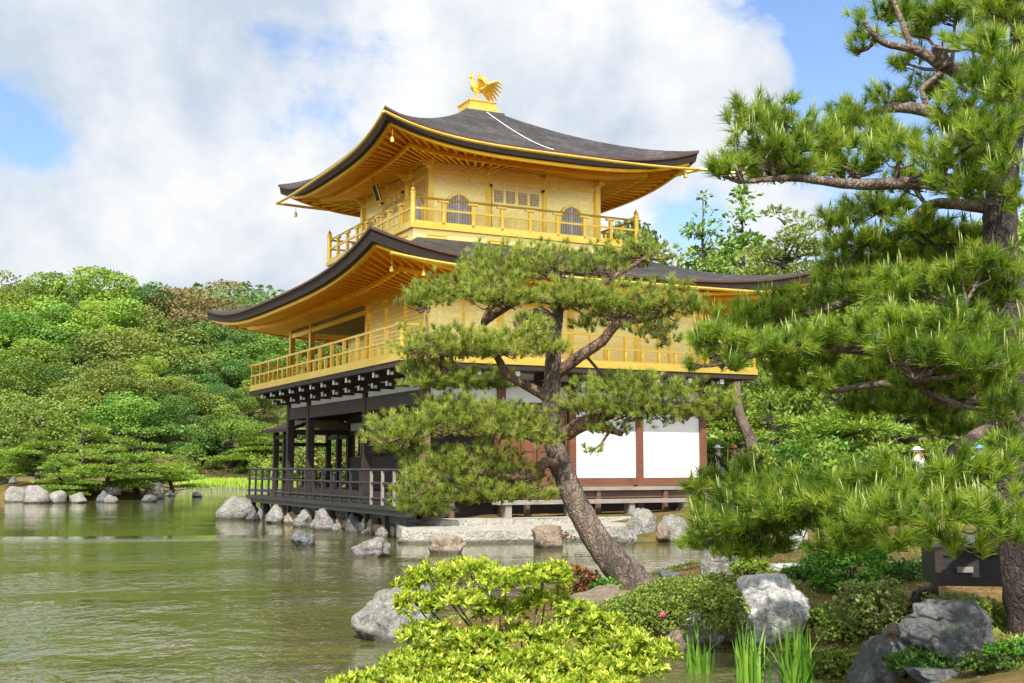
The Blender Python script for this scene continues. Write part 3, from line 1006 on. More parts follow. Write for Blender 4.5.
for q in range(4):
    t0 = 0 if q in (0, 2) else .06
    sbox(PB(), q, -H3 + t0, H3 - t0, -.06, 0, 8.62, zt3).pt('wall', 'gold_wall')
    for s in (-H3, -H3 / 3 - .02, H3 / 3 + .02):
        w = .085 if s == -H3 else .06
        u, v, _ = side(q, 0, s, 0, .0)
        PB().bx(u - w, u + w, v - w, v + w, 8.62, zt3 + .02).pt('gilded_column', 'gold')
        bk = PB()
        for zz_, e in ((10.46, .15), (10.53, .24), (10.60, .34), (10.67, .44)):
            bk.bx(u - e, u + e, v - .05, v + .05, zz_, zz_ + .06).bx(u - .05, u + .05, v - e, v - .051, zz_, zz_ + .06).bx(u - .05, u + .05, v + .051, v + e, zz_, zz_ + .06)
        bk.pt('bracket_cluster', 'gold')
    sbox(PB(), q, -H3 + .09, H3 - .09, .004, .05, 10.28, 10.42).pt('gilded_beam', 'gold')
    sbox(PB(), q, -H3 + .09, H3 - .09, .004, .05, 8.64, 8.74).pt('gilded_beam', 'gold')
    for s in (-1.86, 1.86):
        z0, w, h = 8.76, .43, 1.04
        o_ = arch(z0, w, h)
        i_ = arch(z0, w - .05, h - .06)
        fr = PB()
        vs = []
        for (sa, za), (sb, zb) in zip(o_, i_):
            for out in (.004, .05):
                for ss, zz_ in ((sa, za), (sb, zb)):
                    P_ = side(q, 0, s + ss, zz_, out)
                    vs.append((P_[1], P_[0], P_[2]))
        n = len(o_)
        fs = []
        for i in range(n - 1):
            b = i * 4; c_ = b + 4
            fs += [(b + 2, b + 3, c_ + 3, c_ + 2), (b, b + 2, c_ + 2, c_), (b + 1, c_ + 1, c_ + 3, b + 3)]
        fr.add(vs, fs)
        win = fr.pt('arched_window', 'gold')
        pn = PB()
        vs = [(lambda P_: (P_[1], P_[0], P_[2]))(side(q, 0, s + ss, zz_, .006)) for ss, zz_ in i_]
        pn.add(vs, [tuple(range(len(vs)))])
        pn.build('pane', 'lattice_grey', win)
        br = PB()
        for k in range(-4, 5):
            ss = k * .082
            top_z = z0 + h * .50 + h * .44 * math.sqrt(max(0, 1 - (ss / (w - .04)) ** 2))
            wd_ = .032 if k == 0 else .009
            sbox(br, q, s + ss - wd_, s + ss + wd_, .008, .026, z0 + .02, top_z)
        for zz_ in (z0 + .04, z0 + .12, z0 + .5, z0 + .56): sbox(br, q, s - w + .05, s + w - .05, .008, .022, zz_, zz_ + .018)
        br.build('lattice', 'white_paint', win)
    # folding doors in the middle bay
    dd = PB()
    sbox(dd, q, -.80, .80, .004, .03, 8.76, 10.20)
    for s in (-.80, -.42, -.02, .38, .76): sbox(dd, q, s, s + .05, .03, .06, 8.76, 10.20)
    for z in (8.78, 9.25, 9.55, 10.1): sbox(dd, q, -.8, .81, .031, .052, z, z + .06)
    dd = dd.pt('folding_door', 'gold_wall')
    for s in (-.725, -.34, .06, .45):
        lt_ = PB()
        sbox(lt_, q, s, s + .285, .032, .036, 9.66, 10.02)
        lt_ = lt_.build('lattice_panel', 'lattice_grey', dd)
    gr = PB()
    for s in (-.725, -.34, .06, .45):
        for k in range(4): sbox(gr, q, s + .06 + k * .055, s + .07 + k * .055, .0365, .044, 9.66, 10.02)
        for k in range(4): sbox(gr, q, s, s + .285, .037, .042, 9.70 + k * .085, 9.71 + k * .085)
    gr.build('lattice_bars', 'gold', dd)
    hn = PB()
    for s in (-.86, .86): sbox(hn, q, s - .03, s + .03, .05, .12, 10.10, 10.16)
    hn.build('hinge_bracket', 'dark_wood', dd)

# plaque under the south eave
u, v, z = side(0, 0, .0, 10.25, .55)
pq = PB()
pq.bm((u, v - .10, 10.46), (u, v + .06, 9.98), .36, .045)
pq = pq.pt('plaque', 'dark_void')
fr = PB()
for dx in (-.17, .17): fr.bm((u + dx, v - .125, 10.46), (u + dx, v + .035, 9.98), .03, .03)
for t_ in (0, 1): fr.bm((u - .17, v - .125 + .16 * t_, 10.46 - .48 * t_), (u + .17, v - .125 + .16 * t_, 10.46 - .48 * t_), .03, .03)
fr.build('plaque_frame', 'gold', pq)

# gutters, spout, bells, lightning cable, roof cap
G = 4.98
def gut(name, pts, r=.045, m='gold'):
    PB().tb(pts, r, 8).pt(name, m)
def guts(a_, b_, za, zb, zm, n=14):
    n = 30
    return [(a_[0] + (b_[0] - a_[0]) * i / n, a_[1] + (b_[1] - a_[1]) * i / n, zm + ((za if i < n / 2 else zb) - zm) * lift(1 - 2 * i / n, 1.0)) for i in range(n + 1)]
gut('gutter', guts((UC - G - .02, VC - G - .03), (UC - G - .02, VC + G), 11.20, 10.78, 10.66))
gut('gutter', guts((UC - G - .02, VC - G - .03), (UC + G, VC - G - .03), 11.20, 10.72, 10.62))
gut('gutter', guts((UC + G, VC - G - .03), (UC + G, VC + G - .5), 10.72, 10.66, 10.66))
gut('spout', [(UC - G + .5, VC + G - .5, 10.66), (UC - G - .02, VC + G, 10.78), (UC - G - .75, VC + G + 1.05, 10.60)], .05)
gut('gutter', guts((-2.42, -1.9), (-2.42, PW + 1.4), 6.86, 6.66, 6.62))
for u, v, z in ((UC + G - .25, VC - G + .55, 10.62), (UC - G + .35, VC - G + .35, 10.86), (UC - G + .3, VC + G - .3, 10.9), (-1.75, -1.6, 6.88), (-2.0, -.9, 6.8)):
    PB().tb([(u, v, z), (u, v, z - .18)], .008, 5).lt(u, v, z - .34, [(.06, 0), (.055, .06), (.04, .13), (.01, .17)], 8).pt('wind_bell', 'gold')
cb = []
for i in range(13):
    t_ = 1 - i / 12 * .93
    s = .05
    e, a2 = (UC - 4.92, VC + .25), (UC - .55, VC + .03)
    cb.append((e[0] + (a2[0] - e[0]) * t_, e[1] + (a2[1] - e[1]) * t_ , 10.78 + 2.27 * t_ ** 1.22 + .03))
gut('lightning_cable', cb, .012, 'white_paint')
PB().bx(UC - .66, UC + .66, VC - .66, VC + .66, 12.80, 13.05).pt('roof_cap', 'lead_grey')
PB().bx(UC - .56, UC + .56, VC - .56, VC + .56, 13.05, 13.17).bx(UC - .44, UC + .44, VC - .44, VC + .44, 13.17, 13.40).bx(UC - .48, UC + .48, VC - .48, VC + .48, 13.40, 13.44).pt('finial_pedestal', 'gold')

# west annex over the water
AU0, AU1, AV0, AV1 = 12.2, 14.6, .35, 2.3
ann = PB()
rz_, ez_ = 3.86, 3.30
vm = (AV0 + AV1) / 2
for sgn, ve in ((-1, AV0 - .4), (1, AV1 + .4)):
    prev = None
    for k in range(7):
        t_ = k / 6
        v = ve + (vm - ve) * t_
        z = ez_ + (rz_ - ez_) * t_ ** 1.3
        if prev: ann.add([(prev[0], AU0 - .3, prev[1]), (prev[0], AU1 + .35, prev[1]), (v, AU1 + .35, z), (v, AU0 - .3, z), (prev[0], AU0 - .3, prev[1] - .12), (prev[0], AU1 + .35, prev[1] - .12), (v, AU1 + .35, z - .12), (v, AU0 - .3, z - .12)],
                             [(0, 1, 2, 3), (7, 6, 5, 4), (0, 4, 5, 1), (1, 5, 6, 2), (2, 6, 7, 3), (3, 7, 4, 0)])
        prev = (v, z)
annex = ann.pt('annex_roof', 'edge_brown')
for u, v in ((AU0 + 1.2, AV0), (AU0 + 1.2, AV1), (AU1, AV0), (AU1, AV1)):
    PB().bx(u - .09, u + .09, v - .09, v + .09, -.5, 3.38).build('post', 'dark_wood', annex)
PB().bx(AU0, AU1 + .2, AV0 - .2, AV1 + .2, .95, 1.07).build('annex_floor', 'dark_wood', annex)
ar = PB()
for z in (1.55, 1.9): ar.bx(AU1 + .02, AU1 + .08, AV0, AV1, z, z + .05).bx(AU0, AU1, AV0 - .04, AV0 + .02, z, z + .05)
for v in (AV0 + .5, AV0 + 1.0, AV0 + 1.5): ar.bx(AU1 + .02, AU1 + .07, v, v + .05, 1.07, 1.9)
ar.build('annex_rail', 'dark_wood', annex)
ab = PB().bx(AU0, AU1, AV0 - .06, AV0 + .06, 2.96, 3.1).bx(AU0, AU1, AV1 - .06, AV1 + .06, 2.96, 3.1).bx(AU1 - .06, AU1 + .06, AV0 + .06, AV1 - .06, 2.72, 2.86)
ab.build('annex_beam', 'dark_wood', annex)

# --- phoenix on the roof
bp = bw(UC, VC, 13.44)
bird = empty('bird_statue', bp, 'gilded long tailed bird statue with raised wings on the roof pedestal', 'statue', rz=PROT)
# faces south (-v -> local -x), tail to north
b = MB()
b.tube(smooth3 := [(.17, 0, .30), (.08, 0, .33), (-.04, 0, .37), (-.13, 0, .43), (-.16, 0, .52), (-.14, 0, .62), (-.15, 0, .70), (-.20, 0, .745), (-.26, 0, .735), (-.33, 0, .715)],
       [.04, .10, .13, .11, .07, .055, .06, .062, .04, .008], 10)
b.build('body', 'gold', bird, smooth=True)
b = MB()
for k in range(3): b.tube([(-.16 - k * .03, 0, .78), (-.12 - k * .03, 0, .85 + .02 * k), (-.06 - k * .03, 0, .88)], [.018, .02, .006], 6)
b.build('crest', 'gold', bird)
for sg in (-1, 1):
    b = MB()
    for k in range(7):
        a_ = R(100 - k * 13)
        r_ = .38 - k * .025
        p = Vector((-.02 + k * .02, sg * .10, .42))
        tip = p + Vector((math.cos(a_) * r_ * .8, sg * .22, math.sin(a_) * r_))
        md = p.lerp(tip, .55) + Vector((0, sg * .05, 0))
        b.tube([p, md, tip], [.03, .048, .012], 6)
    b.build('wing', 'gold', bird)
    b = MB()
    b.tube([(-.02, sg * .06, .42), (.0, sg * .065, .22), (-.02, sg * .065, .03), (-.02, sg * .065, .0)], [.045, .022, .018, .03], 7)
    for dx, dy in ((-.09, 0), (-.07, .05), (-.07, -.05), (.05, 0)): b.tube([(-.02, sg * .065, .015), (-.02 + dx, sg * .065 + dy, .01)], [.014, .008], 5)
    b.build('leg', 'gold', bird)
b = MB()
for k in range(7):
    a_ = R(24 - k * 10)
    y = (k - 3) * .05
    pts = [(.14, y * .3, .34), (.14 + .28 * math.cos(a_), y, .34 + .3 * math.sin(a_) + .10), (.14 + .50 * math.cos(a_), y * 1.6, .34 + .5 * math.sin(a_) + .08), (.14 + .68 * math.cos(a_ - .12), y * 2, .36 + .62 * math.sin(a_ - .15))]
    b.tube(pts, [.03, .05, .05, .008], 6)
b.build('tail', 'gold', bird)
for ch in bird.children:
    if not ch.name.startswith('leg'): ch.location.z = .13


# ------------------------------------------------------------------ landing slab
def poly_slab(name, pts, z0, z1, m, lab, cat, tilt=0):
    bm = bmesh.new()
    lo = [bm.verts.new((x, y, z0)) for x, y in pts]
    hi = [bm.verts.new((x, y, z1 + tilt * 0)) for x, y in pts]
    bm.faces.new(lo[::-1]); bm.faces.new(hi)
    n = len(pts)
    for i in range(n): bm.faces.new((lo[i], lo[(i + 1) % n], hi[(i + 1) % n], hi[i]))
    bmesh.ops.recalc_face_normals(bm, faces=bm.faces)
    bmesh.ops.bevel(bm, geom=bm.edges[:], offset=.02, segments=2, affect='EDGES')
    bmesh.ops.triangulate(bm, faces=bm.faces)
    bmesh.ops.subdivide_edges(bm, edges=[e for e in bm.edges if e.calc_length() > .5], cuts=3, use_grid_fill=True)
    for v in bm.verts:
        if tilt and v.co.z > .05: v.co.z += tilt * ((v.co - PC).dot(WDIR) + 3.1)
        v.co += Vector((mnoise.noise(v.co * 1.7), mnoise.noise(v.co * 1.9 + Vector((5, 1, 2))), .6 * mnoise.noise(v.co * 1.3 + Vector((9, 1, 2))))) * .035
    me = bpy.data.meshes.new(name)
    bm.to_mesh(me); bm.free()
    return tag(link(name, me, m), lab, cat)


bpt = lambda u, v: tuple(bw(u, v))[:2]
sl_pts = [bpt(-.7, -1.0), bpt(-2.3, -1.5), bpt(-3.1, -.6), bpt(-3.25, 1.5), bpt(-3.0, 3.4), bpt(-2.6, 4.5), bpt(-.7, 4.9)]
poly_slab('stone_landing', sl_pts, -.3, .27, 'slab_stone', 'long pale stone landing slab at the pond edge before the pavilion', 'landing', .045)
poly_slab('stone_footing', [bpt(-2.9, .9), bpt(-3.42, 1.2), bpt(-3.38, 3.5), bpt(-2.95, 4.0)], -.3, .09, 'slab_stone', 'low narrow stone ledge at the waterline under the landing', 'ledge')
poly_slab('paved_terrace', [bpt(-.65, -.5), bpt(-1.75, -.3), bpt(-1.8, 5.0), bpt(-2.0, 6.5), bpt(-2.2, 9.2), bpt(-.65, 9.2)], -.1, .46, 'slab_stone', 'pale paved strip under the bench along the east wall', 'terrace')


# ------------------------------------------------------------------ rocks
def rock_mesh(name, seed, w, d, h, cuts=12, rough=.24, peak=0.0, lean=0.0, flat=0.0, sub=4):
    rg = random.Random(seed)
    bm = bmesh.new()
    bmesh.ops.create_icosphere(bm, subdivisions=sub, radius=1.0)
    planes = []
    for _ in range(cuts):
        n_ = Vector((rg.gauss(0, 1), rg.gauss(0, 1), rg.gauss(.15, .8))).normalized()
        planes.append((n_, rg.uniform(.58, .86)))
    off = Vector((seed * 3.7 % 50, seed * 1.3 % 40, seed * 7.1 % 30))
    for v in bm.verts:
        p = v.co.copy()
        for n_, c_ in planes:
            dd_ = p.dot(n_)
            if dd_ > c_: p -= n_ * (dd_ - c_) * .9
        nz = mnoise.fractal(p * 1.3 + off, 1.0, 2.0, 4) * rough + mnoise.fractal(p * 4.5 + off, .9, 2.1, 4) * rough * .5
        p *= 1 + nz
        if peak: 
            k = max(p.z, 0)
            p.x *= 1 - peak * k; p.y *= 1 - peak * k
        p.x += lean * p.z
        if flat: p.z = min(p.z, flat + .1 * (p.z - flat))
        v.co = p
    zs = [v.co.z for v in bm.verts]; xs = [v.co.x for v in bm.verts]; ys = [v.co.y for v in bm.verts]
    zt = max(zs); zb = -.55
    for v in bm.verts:
        z = (max(v.co.z, zb) - zb) / (zt - zb)
        v.co = Vector(((v.co.x - (max(xs) + min(xs)) / 2) / (max(xs) - min(xs)) * w, (v.co.y - (max(ys) + min(ys)) / 2) / (max(ys) - min(ys)) * d, z * h * 1.18 - h * .18))
    for f in bm.faces: f.smooth = True
    me = bpy.data.meshes.new(name)
    bm.to_mesh(me); bm.free()
    return me


ROCKS = [
    # px, base y, w px, h px, base z, mat, seed, peak, lean, flat, depth ratio, label, group
    (392, 643, 92, 60, 0, 'stone_grey', 3, .18, .10, 0, 1.0, 'big lichen spotted grey boulder in the pond left of the bright bush', None),
    (605, 616, 105, 26, .25, 'stone_brown', 4, 0, 0, 0, 1.0, 'flat brown rock behind the bright bush', None),
    (777, 643, 76, 64, .12, 'stone_pale', 55, -.02, -.10, .80, .8, 'tall pale standing rock between the clipped azalea mound and the iris clumps', None),
    (724, 577, 46, 44, .12, 'stone_grey', 6, -.05, 0, .75, .6, 'upright grey slab stone under the pine needles at the water edge', None),
    (694, 640, 38, 30, .10, 'stone_pale', 7, .1, 0, 0, .9, 'pale craggy stone below the azalea mound behind the left irises', None),
    (716, 640, 20, 24, .12, 'stone_pale', 8, .1, 0, 0, .9, 'small pale stone touching the craggy stone below the azalea mound', None),
    (676, 656, 30, 26, .03, 'stone_brown', 9, 0, 0, 0, .9, 'reddish brown stone at the waterline beside the bright bush', None),
    (666, 634, 9, 8, .2, 'stone_pale', 10, 0, 0, 0, 1, 'tiny white stone at the foot of the azalea mound', None),
    (736, 627, 26, 17, .22, 'stone_brown', 11, 0, .1, 0, 1, 'small rounded tan stone left of the tall pale rock', None),
    (963, 660, 102, 54, .5, 'stone_dark', 62, .02, -.12, .78, .8, 'large dark grey rock with white streaks in front of the dark box', None),
    (884, 690, 66, 52, .2, 'stone_dark', 13, .25, .15, 0, .8, 'pointed dark rock at the lower edge left of the large dark rock', None),
    (905, 640, 34, 16, .5, 'stone_brown', 14, 0, 0, 0, 1, 'half buried brown stone behind the pointed dark rock', None),
    (788, 572, 34, 8, .35, 'stone_pale', 16, 0, 0, .6, 1.3, 'low flat pale stone on the moss right of the upright slab', None),
    (799, 550, 22, 22, .6, 'stone_pale', 17, 0, 0, 0, .8, 'pale stone half hidden behind the round green shrub', None),
    (948, 681, 60, 12, .42, 'stone_dark', 18, 0, 0, 0, 1, 'low dark stone at the bottom edge beneath the ferny plants', None),
    (302, 546.5, 25, 14, 0, 'stone_dark', 20, .1, 0, 0, 1, 'small dark rock alone in the pond before the deck', None),
    (370, 558, 38, 19, 0, 'stone_purple', 21, 0, .05, 0, 1, 'rounded pale topped rock standing in the pond left of the landing', None),
    (446, 554, 39, 17, 0, 'stone_orange', 22, 0, 0, .5, .9, 'brown and white block of rock in the pond before the landing', None),
    (548, 549, 34, 22, 0, 'stone_brown', 23, 0, 0, .5, .9, 'squarish brown rock with a red leaved sprig at the landing edge', None),
    (672, 582, 28, 12, .1, 'stone_dark', 24, 0, 0, 0, 1, 'low dark rock right of the leaning pine trunk foot', None),
    (583, 593, 26, 16, .05, 'stone_dark', 25, 0, 0, 0, 1, 'black wet rock under the leaning pine trunk foot', None),
    (643, 533, 32, 24, .25, 'stone_grey', 26, .05, 0, 0, .9, 'mottled grey boulder at the right end of the landing', None),
    (664, 529, 15, 13, .35, 'stone_brown', 27, 0, 0, 0, 1, 'small brown stone behind the mottled boulder', None),
    (676, 542, 36, 27, .05, 'stone_grey', 28, .1, 0, 0, .9, 'broad grey boulder by the water right of the mottled boulder', None),
    (628, 545, 21, 14, 0, 'stone_grey', 29, 0, 0, .6, 1, 'low grey stone at the waterline before the mottled boulder', None),
    (703, 541, 26, 22, .1, 'stone_purple', 30, .1, 0, 0, 1, 'greyish stone under the long pine branch at the inlet end', None),
    # embankment in front of the deck
    (239, 519, 36, 22, 0, 'stone_grey', 31, .25, .1, 0, .9, 'wide grey rock beyond the far end of the deck', 'embankment rocks below the deck'),
    (264, 520, 14, 18, 0, 'stone_purple', 32, 0, 0, 0, .9, 'narrow pinkish rock just right of the wide grey rock', 'embankment rocks below the deck'),
    (277, 523, 22, 20, 0, 'stone_grey', 33, .2, .15, 0, .9, 'slanted grey rock, third from the far end of the deck', 'embankment rocks below the deck'),
    (291, 524, 13, 12, 0, 'stone_orange', 39, 0, 0, 0, .9, 'low tan rock between the slanted rock and the next grey one', 'embankment rocks below the deck'),
    (305, 527, 19, 18, 0, 'stone_grey', 34, 0, 0, 0, .9, 'boxy grey rock, fifth from the far end of the deck', 'embankment rocks below the deck'),
    (326, 530, 24, 23, 0, 'stone_purple', 35, .05, 0, 0, .9, 'large rounded pinkish rock under the middle of the deck', 'embankment rocks below the deck'),
    (344, 531, 14, 13, 0, 'stone_orange', 40, 0, 0, 0, .9, 'low tan rock right of the large pinkish rock', 'embankment rocks below the deck'),
    (356, 533, 19, 20, 0, 'stone_dark', 36, .1, .1, 0, .9, 'dark cracked rock under the deck near the landing', 'embankment rocks below the deck'),
    (371, 535, 18, 16, 0, 'stone_orange', 37, 0, 0, .6, .9, 'square tan block between dark cracked rock and landing', 'embankment rocks below the deck'),
    (387, 530, 17, 15, .2, 'stone_orange', 38, .1, 0, 0, .9, 'orange rounded rock at the left tip of the landing', 'embankment rocks below the deck'),
    (252, 521, 12, 12, 0, 'stone_dark', 71, .1, 0, 0, .9, 'small dark stone against the wide grey rock at the deck end', 'embankment rocks below the deck'),
    (298, 527, 10, 9, 0, 'stone_brown', 72, 0, 0, 0, .9, 'small brown stone left of the boxy grey rock', 'embankment rocks below the deck'),
    (316, 529, 10, 10, 0, 'stone_grey', 73, 0, 0, 0, .9, 'small grey stone right of the boxy grey rock', 'embankment rocks below the deck'),
    (337, 532, 10, 8, 0, 'stone_grey', 74, 0, 0, 0, .9, 'low grey stone at the foot of the large pinkish rock', 'embankment rocks below the deck'),
    (366, 536, 9, 8, 0, 'stone_dark', 75, 0, 0, 0, .9, 'little dark stone right of the dark cracked rock', 'embankment rocks below the deck'),
    (383, 538, 13, 11, 0, 'stone_grey', 76, 0, 0, 0, .9, 'grey stone at the waterline beside the left tip of the landing', 'embankment rocks below the deck'),
    (405, 543, 16, 6, 0, 'stone_brown', 77, 0, 0, 0, .9, 'flat mossy stone at the waterline under the landing corner', 'embankment rocks below the deck'),
    (270, 523, 9, 9, 0, 'stone_brown', 78, 0, 0, 0, .9, 'small brown stone left of the slanted grey rock', 'embankment rocks below the deck'),
    # island
    (5, 492, 18, 10, .2, 'stone_grey', 41, 0, 0, 0, 1, 'flat grey rock at the left edge of the islet', 'rocks round the islet'),
    (13, 484, 11, 8, .9, 'stone_grey', 42, 0, 0, 0, 1, 'pale round rock highest on the left of the islet', 'rocks round the islet'),
    (15, 502, 22, 15, 0, 'stone_grey', 43, 0, 0, 0, 1, 'white lichened rock leftmost at the islet waterline', 'rocks round the islet'),
    (36, 503, 32, 17, 0, 'stone_purple', 44, 0, 0, 0, 1, 'broad purplish rock at the islet waterline', 'rocks round the islet'),
    (57, 503, 20, 12, 0, 'stone_grey', 45, 0, 0, 0, 1, 'speckled pale rock right of the broad purplish rock', 'rocks round the islet'),
    (78, 503, 19, 10, 0, 'stone_grey', 46, 0, 0, 0, 1, 'pale rock alone before the bare moss of the islet', 'rocks round the islet'),
    (102, 502, 13, 11, 0, 'stone_dark', 47, 0, 0, 0, 1, 'dark grey rock with a pale neighbour at the islet front', 'rocks round the islet'),
    (110, 503, 14, 8, 0, 'stone_grey', 48, 0, 0, 0, 1, 'small white rock touching the dark grey islet rock', 'rocks round the islet'),
    (111, 489, 24, 7, .8, 'stone_grey', 49, 0, 0, .5, 1, 'flat light rock lying on top of the islet', 'rocks round the islet'),
    (153, 499, 22, 17, .1, 'stone_grey', 50, 0, 0, 0, 1, 'tall grey rock at the right end of the islet', 'rocks round the islet'),
    (148, 502, 16, 7, 0, 'stone_dark', 51, 0, 0, 0, 1, 'low dark rock in front of the tall grey islet rock', 'rocks round the islet'),
    (168, 496, 16, 6, 0, 'stone_grey', 52, 0, 0, 0, 1, 'low grey rock at the far right of the islet', 'rocks round the islet'),
    (197, 497, 12, 5, 0, 'stone_dark', 53, 0, 0, 0, 1, 'lone flat rock in open water right of the islet', 'rocks round the islet'),
]
for i, (px, by, w, h, z, m, seed, pk, ln, ft, dr_, lab, grp) in enumerate(ROCKS):
    p = gnd(px, by, 0) if z == 0 else ground_pt(px, by, z)
    z = 0 if z == 0 else p.z - .02
    k = p.y / FOC
    wk = w * (1.0 if grp is None else .92 if 'islet' in grp else 1.22)
    me = rock_mesh('rock', seed, wk * k, wk * k * dr_, h * k * 1.05, peak=pk, lean=ln, flat=ft, sub=5 if w > 60 else 4 if p.y < 40 else 3)
    o = link('rock', me, m, None, (p.x, p.y + w * k * dr_ * (.42 if grp is None else .1), z))
    tag(o, lab, 'rock', grp)


# ------------------------------------------------------------------ pines
def pine(name, base, label, paths, pads, nl, per, nw, dens, seed, mats, candle=0.0, clen=.12, group=None, twig_r=.012, trunk_bits=1, ax_up=.75, bud=0.0, spread=(.1, 1.0)):
    """paths/pads in world coordinates. paths[0] is the trunk; pads (x,y,z,rx,ry,rz)"""
    rg = np.random.default_rng(seed)
    rr = random.Random(seed)
    root = empty(name, base, label, 'pine tree', group)
    B = Vector(base)
    loc = lambda p: Vector((p[0], p[1], p[2])) - B
    allp = []
    for i, pth in enumerate(paths):
        sp = smooth_path(pth, 6)
        allp += [(Vector(q[:3]), q[3]) for q in sp]
        mb = MB()
        mb.tube([loc(q) for q in sp], [max(q[3], .004) for q in sp], 14 if i < trunk_bits else 8, .07, seed + i)
        mb.build('trunk' if i < trunk_bits else 'limb', mats[0] if i < trunk_bits else mats[1], root, smooth=True)
    tw = MB()
    pos, axs = [], []
    AP = np.array([tuple(a[0]) for a in allp])
    for pd in pads:
        x, y, z, rx, ry, rz = pd[:6]
        dn = pd[6] if len(pd) > 6 else 1.0
        n_ = max(4, int(dens * dn * (rx * ry) ** .5 * rx))
        u_ = unit(rg.normal(size=(n_, 3)))
        rad = rg.random(n_)[:, None] ** .45
        q = u_ * rad
        q[:, 2] = np.where(q[:, 2] < -.35, q[:, 2] * .5, q[:, 2])
        P = np.array([x, y, z]) + q * np.array([rx, ry, rz])
        P += rg.normal(size=P.shape) * .12 * rz
        A = unit(q * np.array([.8, .8, .5]) + np.array([0, 0, ax_up]) + rg.normal(size=P.shape) * .28)
        pos.append(P); axs.append(A)
        # twigs that carry the tufts
        c_ = np.array([x, y, z - rz * .25])
        near = AP[np.argmin(((AP - c_) ** 2).sum(1))]
        far_ = np.linalg.norm(near - c_) > max(rx, .35)
        nt = max(3, n_ // (14 if far_ else 7))
        for k in range(nt):
            tip = P[rr.randrange(len(P))]
            st = near + (c_ - near) * (rr.uniform(.7, .98) if far_ else rr.uniform(0, .9))
            mid = st * .5 + tip * .5 + np.array([rr.uniform(-.3, .3) * rx, rr.uniform(-.3, .3) * rx, -rz * rr.uniform(.1, .5)])
            tw.tube([loc(st), loc(mid), loc(tip)], [twig_r, twig_r * .75, twig_r * .3], 4)
        tw.tube([loc(near), loc((near + c_) / 2 + np.array([0, 0, -rz * .2])), loc(c_)], [twig_r * 2.2, twig_r * 1.8, twig_r], 5)
    tag(tw.build('twigs', mats[1], root), kind='stuff')
    pos, axs = np.concatenate(pos), np.concatenate(axs)
    V, F, r = needles(rg, pos - np.array(B), axs, per, nl, nw, spread)
    tag(link('needle_foliage', tri_mesh('needle_foliage', V, F, r), mats[2], root), kind='stuff')
    if candle:
        sel = rg.random(len(pos)) < candle
        P, A = np.repeat(pos[sel] - np.array(B), 3, 0), np.repeat(axs[sel] * .35 + np.array([0, 0, 1.0]), 3, 0)
        kp = rg.random(len(P)) < .7
        P, A = P[kp] + rg.normal(size=(kp.sum(), 3)) * clen * .12, unit(A[kp] + rg.normal(size=(kp.sum(), 3)) * .14)
        V, F, r = candles(rg, P, A, clen)
        tag(link('candle_shoots', tri_mesh('candle_shoots', V, F, r), 'candle', root), kind='stuff')
    if bud:
        sel = rg.random(len(pos)) < bud
        V, F, r = candles(rg, pos[sel] - np.array(B), unit(axs[sel]), nl * .55)
        tag(link('brown_buds', tri_mesh('brown_buds', V, F, r), 'bud_brown', root), kind='stuff')
    return root


def candles(rg, P, A, ln):
    n = len(P)
    L = ln * rg.uniform(.55, 1.25, n)[:, None]
    a = unit(np.cross(A, rg.normal(size=(n, 3))))
    b = np.cross(A, a)
    w = L * .042
    s3 = [(0, 1.0), (2 * math.pi / 3, 1.0), (4 * math.pi / 3, 1.0)]
    ringv = lambda t_, k: [P + A * L * t_ + (a * math.cos(th) + b * math.sin(th)) * w * k for th, _ in s3]
    vs = ringv(0, .8) + ringv(.6, 1.1) + [P + A * L]
    V = np.stack(vs, 1).reshape(-1, 3)
    f = []
    for j in range(3):
        k = (j + 1) % 3
        f += [(j, k, 3 + k), (j, 3 + k, 3 + j), (3 + j, 3 + k, 6)]
    F = (np.arange(n)[:, None, None] * 7 + np.array(f)[None]).reshape(-1, 3)
    return V, F, np.repeat(rg.random(n), 7)


def pxpath(D, pts, d0=0.0, d1=0.0):
    """pixel path (px,py,radius px) at depth D, drifting from d0 to d1 metres deeper"""
    out = []
    for i, (x, y, r) in enumerate(pts):
        dd_ = D + d0 + (d1 - d0) * i / max(1, len(pts) - 1)
        p = at(x, y, dd_)
        out.append((p.x, p.y, p.z, r * dd_ / FOC))
    return out


def pxpad(D, x, y, rx, ry, dd_=0.0, dn=1.0):
    p = at(x, y, D + dd_)
    k = (D + dd_) / FOC
    return (p.x, p.y, p.z, rx * k, rx * k * .85, ry * k, dn)


